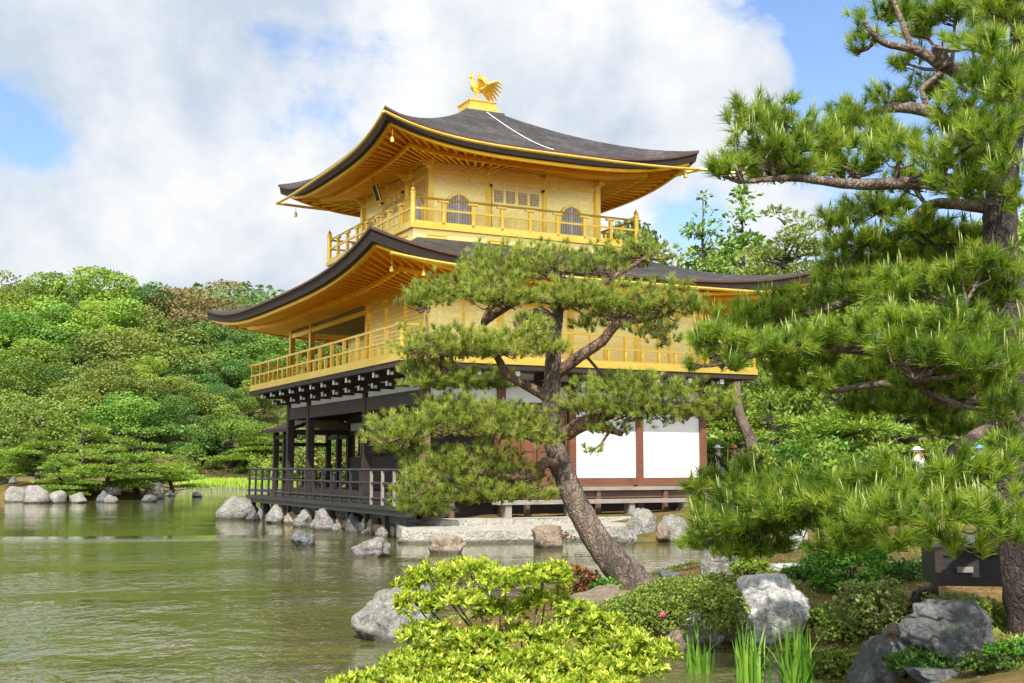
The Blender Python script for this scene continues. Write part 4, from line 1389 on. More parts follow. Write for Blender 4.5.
D1 = 15.0
paths = [
    pxpath(D1, [(642, 598, 24), (632, 582, 18.5), (614, 562, 15), (600, 545, 13.6), (583, 516, 12.4), (566, 480, 11.4), (555, 445, 10.5), (551, 405, 9), (553, 372, 8.5), (553, 345, 7.2), (556, 325, 6.5), (561, 300, 5), (572, 277, 3.5)]),
    pxpath(D1, [(556, 374, 6.5), (580, 356, 6), (602, 341, 5.5), (618, 324, 4.5), (645, 319, 3), (690, 304, 1.5)], 0, -.5),
    pxpath(D1, [(549, 398, 6), (524, 384, 5), (507, 374, 4.5), (492, 352, 3.5), (462, 347, 2.5), (425, 345, 1.5)], 0, -.5),
    pxpath(D1, [(556, 326, 5), (543, 312, 4.5), (522, 318, 4), (516, 326, 3)], 0, -.2),
    pxpath(D1, [(560, 305, 4), (540, 299, 4), (515, 303, 3.5), (490, 318, 4), (484, 322, 3.5), (492, 300, 3), (480, 283, 2)], 0, .3),
    pxpath(D1, [(570, 280, 3.5), (596, 286, 3), (622, 272, 2.5), (655, 252, 1.5)], 0, .3),
    pxpath(D1, [(556, 440, 7), (580, 424, 6.5), (606, 416, 5), (640, 407, 3.5), (690, 402, 1.5)], 0, -.7),
    pxpath(D1, [(566, 436, 5.5), (590, 424, 5), (604, 428, 4), (622, 434, 3)], -.1, -.5),
    pxpath(D1, [(564, 474, 6), (548, 462, 6), (532, 474, 5), (505, 476, 4), (470, 472, 2.5), (430, 485, 1.5)], 0, -.7),
    pxpath(D1, [(545, 472, 4), (520, 484, 3.5), (490, 487, 2.5)], -.2, -.3),
    pxpath(D1, [(552, 432, 4), (525, 436, 3.5), (480, 428, 3), (420, 432, 1.8)], 0, -.6),
]
P_ = lambda x, y, rx, ry, dd_=0, dn=1: pxpad(D1, x, y, rx * 1.1, ry * 1.9, dd_, dn)
pads = [P_(506, 268, 40, 15, .3), P_(480, 262, 24, 12, .6), P_(545, 262, 36, 13, .2), P_(600, 262, 30, 12, .3), P_(640, 252, 34, 11, .4), P_(455, 288, 36, 10, .2), P_(425, 297, 28, 9, 0), P_(500, 292, 40, 12, -.2),
        P_(570, 296, 42, 11, -.3), P_(620, 303, 40, 13, -.2), P_(662, 300, 36, 13, -.5), P_(690, 305, 20, 10, -.6), P_(650, 325, 26, 10, -.4, .7), P_(665, 340, 18, 7, -.5, .6), P_(530, 328, 26, 9, -.5), P_(590, 322, 22, 6, .4, .7),
        P_(455, 345, 42, 12, -.4), P_(418, 345, 26, 13, -.5), P_(500, 345, 40, 10, -.5), P_(440, 378, 40, 10, -.2), P_(420, 365, 22, 9, -.1), P_(485, 380, 34, 8, .2, .8), P_(545, 345, 26, 8, -.5, .8),
        P_(620, 385, 34, 8, .5, .9), P_(600, 400, 40, 14, -.4), P_(645, 402, 46, 17, -.6), P_(690, 405, 34, 14, -.8), P_(610, 425, 24, 8, -.4, .7), P_(730, 400, 18, 8, -.9, .8), P_(592, 448, 12, 8, -.6, .5),
        P_(395, 432, 32, 13, -.6), P_(430, 424, 34, 12, -.5), P_(470, 415, 40, 13, -.4), P_(505, 425, 40, 14, -.5), P_(540, 432, 26, 12, -.6), P_(445, 405, 28, 10, -.2), P_(405, 446, 26, 7, -.5),
        P_(440, 470, 42, 12, -.5), P_(425, 492, 34, 13, -.7), P_(475, 462, 40, 11, -.4), P_(510, 470, 30, 10, -.2), P_(530, 492, 30, 7, -.3, .8), P_(480, 492, 44, 9, -.5), P_(430, 508, 24, 6, -.7, .8), P_(400, 503, 14, 9, -.8, .9)]
pb = at(636, 596, D1)
pine('leaning_pine', (pb.x, pb.y, pb.z), 'leaning sculpted pine with layered needle pads in front of the golden pavilion', paths, pads, .095, 44, .0060, 880, 11,
     ('bark_grey', 'bark_red', 'needle_red'), .16, .07, twig_r=.010, bud=.035)

# big black pine on the right
D2 = 9.6
P_ = lambda x, y, rx, ry, dd_=0.0, dn=1.0: pxpad(D2, x, y, rx * 1.06, ry * 1.25, dd_, dn)
paths = [
    pxpath(D2, [(1034, 640, 24), (1022, 570, 20), (1016, 480, 18), (1020, 400, 18), (1014, 330, 18), (1004, 275, 17.5), (1000, 225, 16.5), (1002, 185, 15), (1012, 130, 12), (1018, 60, 10), (1024, -30, 8)]),
    pxpath(D2, [(1000, 184, 9), (960, 181, 8), (905, 183, 7), (850, 184, 5.5), (795, 178, 4), (742, 182, 2)], 0, -.8),
    pxpath(D2, [(1008, 160, 9), (966, 137, 8), (930, 112, 7), (893, 108, 5), (858, 118, 3)], 0, .6),
    pxpath(D2, [(1018, 96, 8), (984, 82, 8), (950, 68, 8), (915, 50, 5), (882, 42, 3.5), (862, 20, 2)], 0, -.3),
    pxpath(D2, [(946, 66, 8), (938, 52, 6.5), (934, 47, 4)], -.15, -.2),
    pxpath(D2, [(912, 50, 3.5), (903, 25, 3), (893, 0, 2.5), (885, -20, 2)], -.2, -.2),
    pxpath(D2, [(930, 112, 3), (922, 90, 3), (935, 78, 2.5), (952, 62, 2)], .3, .3),
    pxpath(D2, [(1000, 208, 8), (955, 204, 6), (928, 206, 5.5), (905, 230, 5), (862, 246, 2.5)], 0, .7),
    pxpath(D2, [(1012, 346, 8), (945, 334, 6.5), (905, 352, 5), (855, 350, 4.5), (800, 346, 4), (735, 360, 2)], 0, -.3),
    pxpath(D2, [(1010, 300, 7), (950, 302, 6), (890, 290, 5), (820, 310, 4), (750, 325, 2)], 0, .8),
    pxpath(D2, [(1018, 405, 8), (985, 428, 7), (955, 450, 6), (930, 470, 4.5), (905, 486, 2.5)], 0, -1.1),
    pxpath(D2, [(1016, 500, 9), (950, 496, 7.5), (890, 490, 7), (860, 500, 5.5), (800, 520, 4), (730, 528, 2)], 0, .4),
    pxpath(D2, [(1018, 395, 7), (975, 400, 6), (940, 388, 5), (880, 384, 4), (830, 392, 2)], -.3, .1),
    pxpath(D2, [(1016, 420, 6), (985, 398, 5), (950, 405, 4), (915, 380, 2.5)], -.2, -1.0),
]
pads = [P_(866, 28, 22, 22, -.2), P_(890, 8, 30, 14, 0), P_(858, 50, 12, 10, 0, .8), P_(955, 8, 44, 16, .2), P_(1010, 18, 36, 22, .5), P_(1000, 62, 40, 24, -.5), P_(975, 90, 34, 22, -.8), P_(1010, 110, 30, 24, -.6), P_(960, 40, 20, 10, -.3, .7),
        P_(860, 112, 30, 18, .5), P_(890, 95, 26, 14, .8), P_(838, 128, 30, 16, .3), P_(748, 112, 28, 17, -.7), P_(785, 118, 36, 20, -.4), P_(735, 132, 16, 14, -.8), P_(820, 145, 44, 18, -.2), P_(770, 148, 44, 16, -.7),
        P_(735, 165, 26, 11, -.9), P_(790, 168, 46, 13, -.5), P_(850, 165, 40, 15, -.2), P_(720, 170, 12, 8, -.9, .9), P_(900, 150, 36, 18, -.4), P_(945, 160, 34, 18, -.8), P_(990, 150, 36, 20, -.9), P_(910, 180, 36, 9, .3, .7),
        P_(840, 218, 26, 10, .7), P_(870, 242, 40, 10, .6), P_(920, 225, 34, 14, .4), P_(835, 240, 18, 8, .8), P_(960, 232, 30, 14, .7), P_(960, 255, 44, 12, .9), P_(905, 262, 40, 10, 1.0),
        P_(715, 335, 30, 13, -.2), P_(742, 320, 32, 15, .5), P_(700, 350, 14, 9, -.2), P_(775, 308, 36, 15, .7), P_(820, 300, 38, 16, .8), P_(862, 285, 38, 16, .2), P_(905, 288, 40, 18, -.4), P_(950, 280, 40, 18, -.7),
        P_(1000, 290, 36, 24, -.7), P_(770, 345, 42, 12, -.3), P_(820, 335, 40, 14, -.2), P_(865, 330, 38, 13, -.5), P_(910, 325, 44, 16, -.9), P_(960, 325, 46, 20, -1.2), P_(1005, 345, 34, 24, -1.2), P_(880, 370, 40, 15, .4),
        P_(930, 375, 44, 16, -.8), P_(980, 385, 40, 18, -1.0), P_(835, 382, 34, 11, .6), P_(795, 380, 26, 9, .8, .8), P_(1008, 410, 26, 16, -1.4), P_(925, 405, 40, 12, .5), P_(870, 405, 30, 9, .8, .8), P_(730, 362, 22, 8, -.3),
        P_(712, 510, 28, 18, .6), P_(740, 495, 32, 16, .4), P_(700, 530, 16, 16, .5), P_(775, 490, 38, 14, .2), P_(812, 482, 34, 13, -.2), P_(850, 478, 34, 14, -.5), P_(760, 522, 44, 15, .2), P_(815, 520, 40, 13, -.1),
        P_(888, 468, 34, 15, -1.0), P_(920, 488, 36, 18, -1.5), P_(965, 470, 40, 18, -1.7), P_(1005, 468, 30, 20, -1.6), P_(895, 510, 38, 17, -2.0, .7), P_(945, 512, 44, 20, -2.6, .7), P_(995, 505, 38, 20, -2.6, .7), P_(860, 530, 34, 12, -1.0),
        P_(965, 540, 44, 14, -2.4, .6), P_(1015, 530, 28, 20, -1.9), P_(905, 540, 30, 10, -1.9), P_(870, 500, 30, 12, -1.2), P_(725, 548, 26, 10, .4, .8), P_(780, 545, 26, 8, .4, .7),
        P_(930, 85, 26, 16, .6), P_(905, 60, 20, 12, .7), P_(1000, 5, 40, 20, -.2), P_(920, 25, 30, 14, .5), P_(985, 40, 30, 18, -.9), P_(1010, 85, 30, 20, -1.2), P_(955, 115, 34, 18, -.5), P_(985, 130, 36, 18, -1.2), P_(1015, 160, 26, 20, -1.4), P_(875, 135, 36, 16, .1),
        P_(965, 185, 34, 14, -1.0), P_(1012, 200, 22, 16, -1.2), P_(880, 205, 40, 12, 1.0), P_(935, 245, 44, 14, 1.2), P_(985, 262, 36, 16, -1.0), P_(860, 262, 40, 10, 1.2), P_(830, 275, 30, 9, 1.0), P_(690, 365, 14, 7, -.2, .8),
        P_(845, 355, 40, 12, .8), P_(790, 362, 34, 10, .7), P_(900, 345, 44, 14, -1.0), P_(985, 360, 40, 18, -1.5), P_(950, 352, 40, 14, -1.3), P_(905, 392, 40, 12, 1.0), P_(955, 425, 40, 12, .8), P_(1012, 445, 24, 14, -1.5),
        P_(700, 480, 20, 14, .6), P_(745, 470, 28, 12, .7), P_(790, 505, 44, 15, -.2), P_(840, 500, 44, 15, -.6), P_(725, 525, 34, 14, .3), P_(870, 515, 36, 14, -1.4), P_(700, 545, 20, 10, .5), P_(755, 548, 30, 9, .3), P_(835, 545, 30, 9, -.4, .8)]
pb = at(1034, 640, D2)
pine('spreading_black_pine', (pb.x, pb.y, pb.z), 'large long needled pine filling the right side of the view with upright candles', paths, pads, .130, 58, .0062, 590, 23,
     ('bark_dark', 'bark_grey', 'needle_black'), .20, .13, twig_r=.009, bud=.02)


# ------------------------------------------------------------------ broadleaf shrubs
def shrub_leaves(rg, pts, nrm, per, L, w, cup=.9):
    """rosettes of leaves at pts facing nrm"""
    n = len(pts)
    P = np.repeat(pts, per, 0)
    A = np.repeat(unit(nrm), per, 0)
    k = n * per
    a = unit(np.cross(A, unit(rg.normal(size=(k, 3)))))
    th = rg.uniform(.35, 1.35, k)[:, None] * cup
    d = A * np.cos(th) + a * np.sin(th)
    r = np.clip(np.repeat(rg.random(n), per) + rg.normal(size=k) * .15, 0, 1)
    return leaves(rg, P, d, A + .3 * rg.normal(size=(k, 3)), L * rg.uniform(.45, 1.2, k), w * rg.uniform(.7, 1.15, k), r)


def shrub(name, base, label, blobs, m, per, L, w, dens, seed, stems=8, cat='shrub', group=None, cup=.9, stemm='bark_grey', sr=.012, shell=.35, flower=None):
    """blobs (x,y,z,rx,ry,rz) local to base"""
    rg = np.random.default_rng(seed)
    rr = random.Random(seed)
    root = empty(name, base, label, cat, group)
    pos, nr = [], []
    for (x, y, z, rx, ry, rz) in blobs:
        n = max(6, int(dens * (rx * ry + rx * rz + ry * rz)))
        u = unit(rg.normal(size=(n, 3)))
        u[:, 2] = np.where(u[:, 2] < -.3, -u[:, 2], u[:, 2])
        P = np.array([x, y, z]) + u * np.array([rx, ry, rz]) * (1 - shell * rg.random(n)[:, None] ** 1.6) + rg.normal(size=(n, 3)) * .015
        pos.append(P)
        nr.append(unit(u / np.array([rx, ry, rz]) * min(rx, rz) + np.array([0, 0, .55]) + .35 * rg.normal(size=(n, 3))))
    pos, nr = np.concatenate(pos), np.concatenate(nr)
    V, F, r = shrub_leaves(rg, pos, nr, per, L, w, cup)
    link('leaf_crown', tri_mesh('leaf_crown', V, F, r), m, root)
    st = MB()
    for k in range(stems):
        x, y, z, rx, ry, rz = blobs[k % len(blobs)]
        b0 = Vector((rr.uniform(-.06, .06), rr.uniform(-.06, .06), -.08))
        e = Vector((x, y, z + rz * .3))
        m1 = b0.lerp(e, .45) + Vector((rr.uniform(-.08, .08), rr.uniform(-.08, .08), .06 * 1))
        st.tube([b0, m1, e], [sr, sr * .75, sr * .4], 6)
        for j in range(3):
            tip = pos[rr.randrange(len(pos))]
            tip = Vector(tip)
            if (tip - e).length < max(rx, ry, rz) * 1.5:
                st.tube([m1.lerp(e, .6), e.lerp(tip, .5) + Vector((0, 0, .02)), tip], [sr * .5, sr * .4, sr * .2], 5)
    st.build('stem', stemm, root)
    if flower:
        fp = Vector(flower)
        fb = MB()
        for j in range(5):
            a_ = 2 * math.pi * j / 5
            q = fp + Vector((math.cos(a_) * .025, -.02, math.sin(a_) * .025))
            fb.tube([fp, fp.lerp(q, .6) + Vector((0, -.012, 0)), q], [.006, .016, .006], 6)
        fb.build('flower', 'flower_pink', root)
    return root


# bright yellow-green bush at the front
BD = 8.6
bb = at(520, 715, BD)
k = BD / FOC
bl = []
for x, y, rx, ry, dd_ in ((430, 582, 26, 14, 0), (470, 574, 30, 12, .1), (505, 585, 26, 13, 0), (545, 580, 28, 12, .1), (415, 607, 22, 13, -.1), (455, 605, 30, 13, -.1), (500, 615, 28, 12, .15), (545, 605, 26, 11, .2),
                          (575, 615, 24, 11, .1), (600, 628, 26, 12, 0), (430, 640, 32, 14, -.2), (475, 645, 28, 13, -.25), (520, 640, 26, 11, .1), (565, 640, 30, 12, 0), (625, 645, 30, 12, -.1), (655, 655, 24, 10, -.1),
                          (420, 668, 40, 14, -.3), (480, 668, 40, 13, -.35), (540, 665, 34, 13, -.3), (600, 665, 40, 12, -.2), (640, 672, 26, 10, -.2), (370, 684, 22, 8, -.5), (440, 690, 50, 14, -.5), (520, 690, 50, 14, -.5), (590, 690, 46, 14, -.4), (345, 692, 20, 10, -.5),
                          (405, 590, 12, 8, 0), (560, 570, 12, 6, .2)):
    p = at(x, y, BD + dd_)
    bl.append((p.x - bb.x, p.y - bb.y, p.z - bb.z, rx * k * .93, rx * k * .85, ry * k))
shrub('bright_bush', (bb.x, bb.y, bb.z), 'bright yellow green bush at the bottom centre with whorled leaves', bl, 'leaf_bright', 9, .056, .020, 2500, 5, stems=28, sr=.013)

# clipped azalea mound
p = gnd(694, 630, .2)
k = p.y / FOC
shrub('azalea_mound', (p.x, p.y + .55, .25), 'wide clipped azalea mound with one pink flower beside the leaning pine foot',
      [(-.05, 0, .02, 58 * k, .7, 36 * k), (.34, .15, .02, 46 * k, .65, 38 * k), (-.42, -.1, .0, 46 * k, .5, 24 * k), (-.66, -.12, .0, 30 * k, .35, 15 * k)], 'leaf_azalea', 7, .030, .015, 3800, 6, stems=10, sr=.008, shell=.12,
      flower=(-.30, -.60, .10))


def px_shrub(name, x, y, z, label, blobs, m, per, L, w, dens, seed, cat_full=True, **kw):
    """blobs as pixel offsets (dx, up, rx, ry) round the base pixel"""
    p = ground_pt(x, y, z)
    z = p.z
    k = p.y / FOC
    w_ = max(abs(b[0]) + b[2] for b in blobs)
    blobs = list(blobs) + ([(0, 3, w_ * .8, 9), (-w_ * .4, 4, w_ * .45, 8), (w_ * .4, 4, w_ * .45, 8)] if cat_full else [])
    bl = [(dx * k, (i % 3 - 1) * rx * k * .3, up * k, rx * k, rx * k * .9, ry * k) for i, (dx, up, rx, ry) in enumerate(blobs)]
    return shrub(name, (p.x, p.y, z), label, bl, m, per, L, w, dens, seed, **kw)


px_shrub('round_green_shrub', 848, 590, .55, 'rounded fresh green shrub under the pine beside the moss', [(0, 20, 34, 22), (-24, 22, 22, 16), (22, 28, 24, 18), (5, 42, 26, 16), (-10, 40, 20, 12)], 'leaf_fresh', 8, .035, .017, 2200, 31)
px_shrub('pale_leaf_shrub', 872, 628, .5, 'pale leaved shrub between the tall pale rock and dark rock', [(0, 14, 34, 16), (-24, 14, 22, 14), (24, 16, 22, 14), (4, 30, 26, 14), (-16, 34, 16, 10), (18, 36, 14, 10)], 'leaf_pale', 8, .042, .02, 1500, 32)
px_shrub('low_shrub', 985, 630, .72, 'low ferny green shrub at the foot of the right pine', [(-20, 12, 24, 12), (10, 12, 26, 13), (32, 10, 20, 11), (-5, 20, 20, 9)], 'leaf_azalea', 8, .04, .017, 1300, 33)
px_shrub('low_azalea', 822, 672, .1, 'small low azalea at the right of the iris clumps', [(0, 8, 30, 13), (-22, 10, 18, 12), (24, 8, 20, 11)], 'leaf_azalea', 8, .034, .016, 1800, 34)
px_shrub('red_tipped_shrub', 575, 597, .28, 'small red tipped shrub behind the bright bush left of the trunk', [(-4, 16, 22, 13), (10, 14, 16, 11), (-14, 22, 12, 9)], 'leaf_red', 8, .05, .02, 1100, 35)
px_shrub('small_green_shrub', 604, 596, .28, 'small green shrub tucked against the left of the leaning trunk', [(0, 8, 16, 9), (-10, 6, 12, 7)], 'leaf_fresh', 8, .045, .02, 1200, 36)
px_shrub('tuft_shrub', 748, 575, .3, 'small bright shrub just right of the upright slab stone', [(0, 8, 13, 9), (10, 6, 12, 7), (-2, 16, 9, 8)], 'leaf_lime', 8, .045, .018, 1500, 37)
px_shrub('fern_clump', 925, 672, .45, 'dark ferny clump before the large dark rock', [(-18, 6, 26, 9), (14, 8, 26, 9), (0, 12, 18, 7)], 'leaf_deep', 8, .06, .014, 1000, 38)
px_shrub('red_sprig', 562, 547, .05, 'sprig of red and green leaves on the squarish brown rock', [(0, 9, 7, 7), (6, 7, 5, 5)], 'leaf_red', 6, .09, .03, 260, 39, stems=3, cat_full=False)
for i, (x, y, lab) in enumerate(((249, 519, 'little green plant at the far end rock of the deck'), (316, 526, 'little green plant between two grey embankment rocks'), (340, 530, 'little green plant right of the large pinkish embankment rock'), (284, 523, 'low moss plant beside the slanted embankment rock'))):
    px_shrub('bank_plant', x, y, .05, lab, [(0, 4, 5, 4), (4, 3, 4, 3)], 'leaf_lime', 6, .09, .035, 300, 60 + i, stems=2, cat_full=False, cat='plant', group='small plants in the embankment')

for i, (x, y, w_, h_, m, lab) in enumerate(((905, 580, 26, 14, 'leaf_deep', 'dark low plant on the moss left of the wooden box'), (765, 602, 22, 12, 'leaf_azalea', 'low azalea between the mound and the moss behind the tall pale rock'), (842, 640, 24, 14, 'leaf_azalea', 'low azalea before the pale leaved shrub'),
                                          (1012, 660, 26, 14, 'leaf_fresh', 'fresh low plant at the right edge beside the dark rock'), (955, 612, 30, 12, 'leaf_pale', 'pale low plant in front of the wooden box'), (800, 580, 18, 9, 'leaf_deep', 'dark ground plant beside the flat pale stone'),
                                          (815, 622, 20, 10, 'leaf_lime', 'bright low plant right of the tall pale rock'), (720, 600, 16, 7, 'leaf_lime', 'bright sprouts behind the azalea mound under the slab stone'), (990, 672, 30, 9, 'leaf_deep', 'dark ground plant at the lower right corner'), (860, 560, 26, 12, 'leaf_deep', 'dark shrub under the pine boughs behind the round green shrub'))):
    px_shrub('ground_plant', x, y, .45, lab, [(0, 5, w_, h_ * .7), (-w_ * .5, 7, w_ * .6, h_ * .7), (w_ * .5, 6, w_ * .6, h_ * .7), (0, h_ * .8, w_ * .6, h_ * .5)], m, 8, .034, .015, 1500, 80 + i, cat='plant', group='low plants on the near bank')

# irises
def iris(x, y, n, spreadpx, hpx, seed, label):
    p = gnd(x, y, 0.0)
    k = p.y / FOC
    rg = random.Random(seed)
    root = empty('iris_clump', (p.x, p.y, -.05), label, 'iris plant', 'iris clumps in the shallow water')
    parts = []
    for i in range(n):
        h = hpx * k * rg.uniform(.55, 1.05)
        b = Vector((rg.gauss(0, spreadpx * k * .35), rg.gauss(0, .07), -.05))
        a_ = rg.uniform(0, 2 * math.pi)
        ln = rg.uniform(.03, .30) * h * (2.4 if rg.random() < .2 else 1)
        s = Vector((math.cos(a_ + 1.5), math.sin(a_ + 1.5) * .5, 0)).normalized() * rg.uniform(.009, .016)
        dvec = Vector((math.cos(a_), math.sin(a_), 0)) * ln
        prev = None
        V, F = [], []
        for j in range(6):
            t_ = j / 5
            c_ = b + Vector((0, 0, h * (t_ - .10 * ln / h * t_ * t_))) + dvec * t_ * t_
            w = (1 - t_ ** 2.2) + .02
            V += [tuple(c_ - s * w), tuple(c_ + s * w)]
            if j: F += [(2 * j - 2, 2 * j - 1, 2 * j + 1), (2 * j - 2, 2 * j + 1, 2 * j)]
        parts.append((np.array(V), np.array(F), np.full(len(V), rg.random())))
    V, F, r = merge(parts)
    link('leaf_blades', tri_mesh('leaf_blades', V, F, r), 'iris_blade', root)


iris(700, 672, 34, 18, 54, 1, 'leftmost iris clump below the pale craggy stone')
iris(752, 682, 44, 20, 72, 2, 'iris clump in front of the tall pale rock')
iris(796, 688, 60, 22, 80, 3, 'tallest and densest iris clump, at the right of the group')
iris(738, 668, 9, 8, 30, 4, 'sparse short iris clump between the left and middle clumps')

# ------------------------------------------------------------------ stump, box, plank
p = ground_pt(926, 613, .5)
k = p.y / FOC
st = MB()
rg_ = random.Random(4)
prof = []
for j in range(10):
    t_ = j / 9
    prof.append((p.x + .02 * math.sin(j), p.y, p.z - .05 + t_ * 30 * k, (13 - 2.5 * t_ + 4 * (1 - t_) ** 3) * k))
st.tube([Vector(q[:3]) - p for q in prof], [q[3] for q in prof], 18, .16, 9)
for j in range(6):
    a_ = j * 1.05 + .3
    st.tube([(math.cos(a_) * .07, math.sin(a_) * .07, .15), (math.cos(a_) * .16, math.sin(a_) * .16, .03), (math.cos(a_) * .24, math.sin(a_) * .24, -.04)], [.05, .035, .02], 7)
o = st.build('tree_stump', 'bark_dark', None, smooth=True, loc=tuple(p))
tag(o, 'weathered dark tree stump on the moss behind the large dark rock', 'stump')

bxp = gnd(978, 584, .74)
k = bxp.y / FOC
root = empty('wooden_box', (bxp.x, bxp.y, .72), 'dark wooden box with grey lid and small plate beside the right pine trunk', 'box', rz=R(-8))
w2, hh = 40 * k, 38 * k
MB().box((-w2, 0, 0), (w2, .6, hh)).build('box_body', 'black_wood', root, bevel=.008)
fr = MB()
for x in (-w2, w2 - .06): fr.box((x - .004, -.022, 0), (x + .064, -.002, hh))
fr.box((-w2, -.02, hh - .07), (w2, -.003, hh - .002)).box((-w2, -.02, .002), (w2, -.003, .06))
fr.build('frame', 'dark_wood', root)
MB().box((-w2 * .55, -.10, hh + .004), (w2 + .08, .68, hh + .05)).build('lid', 'box_lid', root, bevel=.006)
MB().box((-w2 + .17, -.035, hh * .36), (-w2 + .30, -.005, hh * .5)).build('plate', 'grey_wood', root)
pp = gnd(952, 582, .76)
o = MB().tube([(-.33, .02, .03), (-.1, 0, .035), (.15, -.05, .03), (.36, -.10, .025)], [.03, .045, .045, .025], 8, .1, 3).build('white_edging_log', 'stone_pale', None, True, (pp.x, pp.y - .12, gz(pp.x, pp.y) + .01))
tag(o, 'pale narrow edging stone lying before the dark wooden box', 'edging stone')

# ------------------------------------------------------------------ background trees
CROWN = {}


def crown_broad(key, seed, rx=4.4, rz=4.6, zc=4.9, lobes=22, n=15000, leaf=.25, up=.35):
    rg = np.random.default_rng(seed)
    lobes = int(lobes * 2.1)
    c = unit(rg.normal(size=(lobes, 3)))
    c[:, 2] = np.abs(c[:, 2]) * 1.5 - .62
    rad = rg.uniform(.35, 1.12, lobes)[:, None]
    c = c * rad * np.array([rx, rx, rz]) + np.array([0, 0, zc])
    r = (.12 + .30 * rg.random(lobes) ** 1.3) * rx
    li = rg.choice(lobes, n, p=r ** 2 / (r ** 2).sum())
    u = unit(rg.normal(size=(n, 3)) + np.array([0, 0, up]))
    P = c[li] + u * r[li][:, None] * np.array([1, 1, .78]) * (1 - .25 * rg.random(n)[:, None] ** 2)
    dist = np.linalg.norm((P[:, None, :] - c[None]) / np.array([1, 1, .78]), axis=2) / r[None]
    keep = dist.min(1) > .55
    P, u, li = P[keep], u[keep], li[keep]
    k = len(P)
    nr = unit(u + .75 * rg.normal(size=(k, 3)))
    d = np.cross(nr, rg.normal(size=(k, 3))) + np.array([0, 0, -.25])
    lr = rg.random(lobes)[li]
    V, F, rn = leaves(rg, P, d, nr, leaf * rg.uniform(.6, 1.3, k), leaf * .62 * rg.uniform(.7, 1.2, k), np.clip(lr * .62 + rg.random(k) * .28 + .05, 0, 1), .1)
    cm = tri_mesh('crown', V, F, rn)
    tb = MB()
    tb.tube([(0, 0, -1), (.1, 0, 1.5), (0, .1, zc * .6), (.1, 0, zc)], [.32, .26, .18, .08], 8, .08, seed)
    for j in range(7):
        e = c[j]
        tb.tube([(0, 0, zc * (.35 + .05 * j)), tuple(Vector((0, 0, zc * .5)).lerp(Vector(e), .5)), tuple(e)], [.12, .08, .03], 6)
    CROWN[key] = (cm, tb, float(np.percentile(P[:, 2], 99.7)))


def crown_pine(key, seed, h=6.0, w=3.4, layers=5, n=11000, leaf=.30, per_layer=4):
    rg = np.random.default_rng(seed)
    pads = []
    for j in range(layers):
        t_ = j / (layers - 1)
        z = h * (.28 + .68 * t_)
        rr = w * (1 - .62 * t_) * rg.uniform(.8, 1.1)
        m = per_layer if t_ < .8 else 2
        for q in range(m):
            a = rg.uniform(0, 6.28)
            d = rr * rg.uniform(.35, .8)
            pads.append((math.cos(a) * d, math.sin(a) * d, z + rg.normal() * .25, rr * rg.uniform(.36, .6), .30 + .14 * rg.random()))
    pads = np.array(pads)
    li = rg.choice(len(pads), n, p=pads[:, 3] ** 2 / (pads[:, 3] ** 2).sum())
    u = unit(rg.normal(size=(n, 3)))
    u[:, 2] = np.where(u[:, 2] < -.2, -u[:, 2], u[:, 2])
    P = pads[li, :3] + u * np.stack([pads[li, 3], pads[li, 3], pads[li, 4]], 1) * rg.random(n)[:, None] ** .4
    d = unit(u * np.array([.8, .8, .3]) + np.array([0, 0, .55]) + .5 * rg.normal(size=(n, 3)))
    V, F, rn = leaves(rg, P, d, rg.normal(size=(n, 3)), leaf * rg.uniform(.6, 1.2, n), leaf * .28, np.clip(rg.random(len(pads))[li] * .5 + rg.random(n) * .5, 0, 1), .1)
    cm = tri_mesh('crown', V, F, rn)
    tb = MB()
    bend = [(0, 0, -.4), (.25, .1, h * .2), (-.1, 0, h * .42), (.22, -.1, h * .66), (.0, 0, h * .9)]
    tb.tube([q[:3] for q in smooth_path([(*b, .0) for b in bend], 4)], list(np.linspace(.24, .05, 17)), 8, .1, seed)
    for j in range(len(pads)):
        e = pads[j]
        tb.tube([(0.05, 0, e[2] - .5), (e[0] * .5, e[1] * .5, e[2] - .25), (e[0], e[1], e[2] - .08)], [.08, .055, .02], 5)
    CROWN[key] = (cm, tb, float(P[:, 2].max()))


def crown_thin(key, seed, h=16, n=1500, leaf=.4, dens=.6):
    """tall sparse conifer with clumps up a thin stem"""
    rg = np.random.default_rng(seed)
    cl = []
    for j in range(34):
        t_ = rg.uniform(.30, 1.0)
        z = h * t_
        rr = (1.05 - t_) * h * .13 + .35
        a = rg.uniform(0, 6.28)
        d = rr * rg.uniform(.4, 1)
        cl.append((math.cos(a) * d, math.sin(a) * d, z, rg.uniform(.45, .9)))
    cl.append((0, 0, h, .35))
    cl = np.array(cl)
    li = rg.integers(0, len(cl), n)
    u = unit(rg.normal(size=(n, 3)))
    P = cl[li, :3] + u * cl[li, 3:4] * np.array([1, 1, .5]) * rg.random(n)[:, None] ** .5
    V, F, rn = leaves(rg, P, u + .4 * rg.normal(size=(n, 3)), rg.normal(size=(n, 3)), leaf * rg.uniform(.5, 1.1, n), leaf * .4, rg.random(n), .1)
    cm = tri_mesh('crown', V, F, rn)
    tb = MB()
    tb.tube([(0, 0, -1), (.1, 0, h * .4), (0, .1, h * .8), (0, 0, h)], [.2, .14, .07, .02], 7)
    for e in cl: tb.tube([(0, 0, e[2] - .5), (e[0], e[1], e[2])], [.05, .015], 4)
    CROWN[key] = (cm, tb, h)


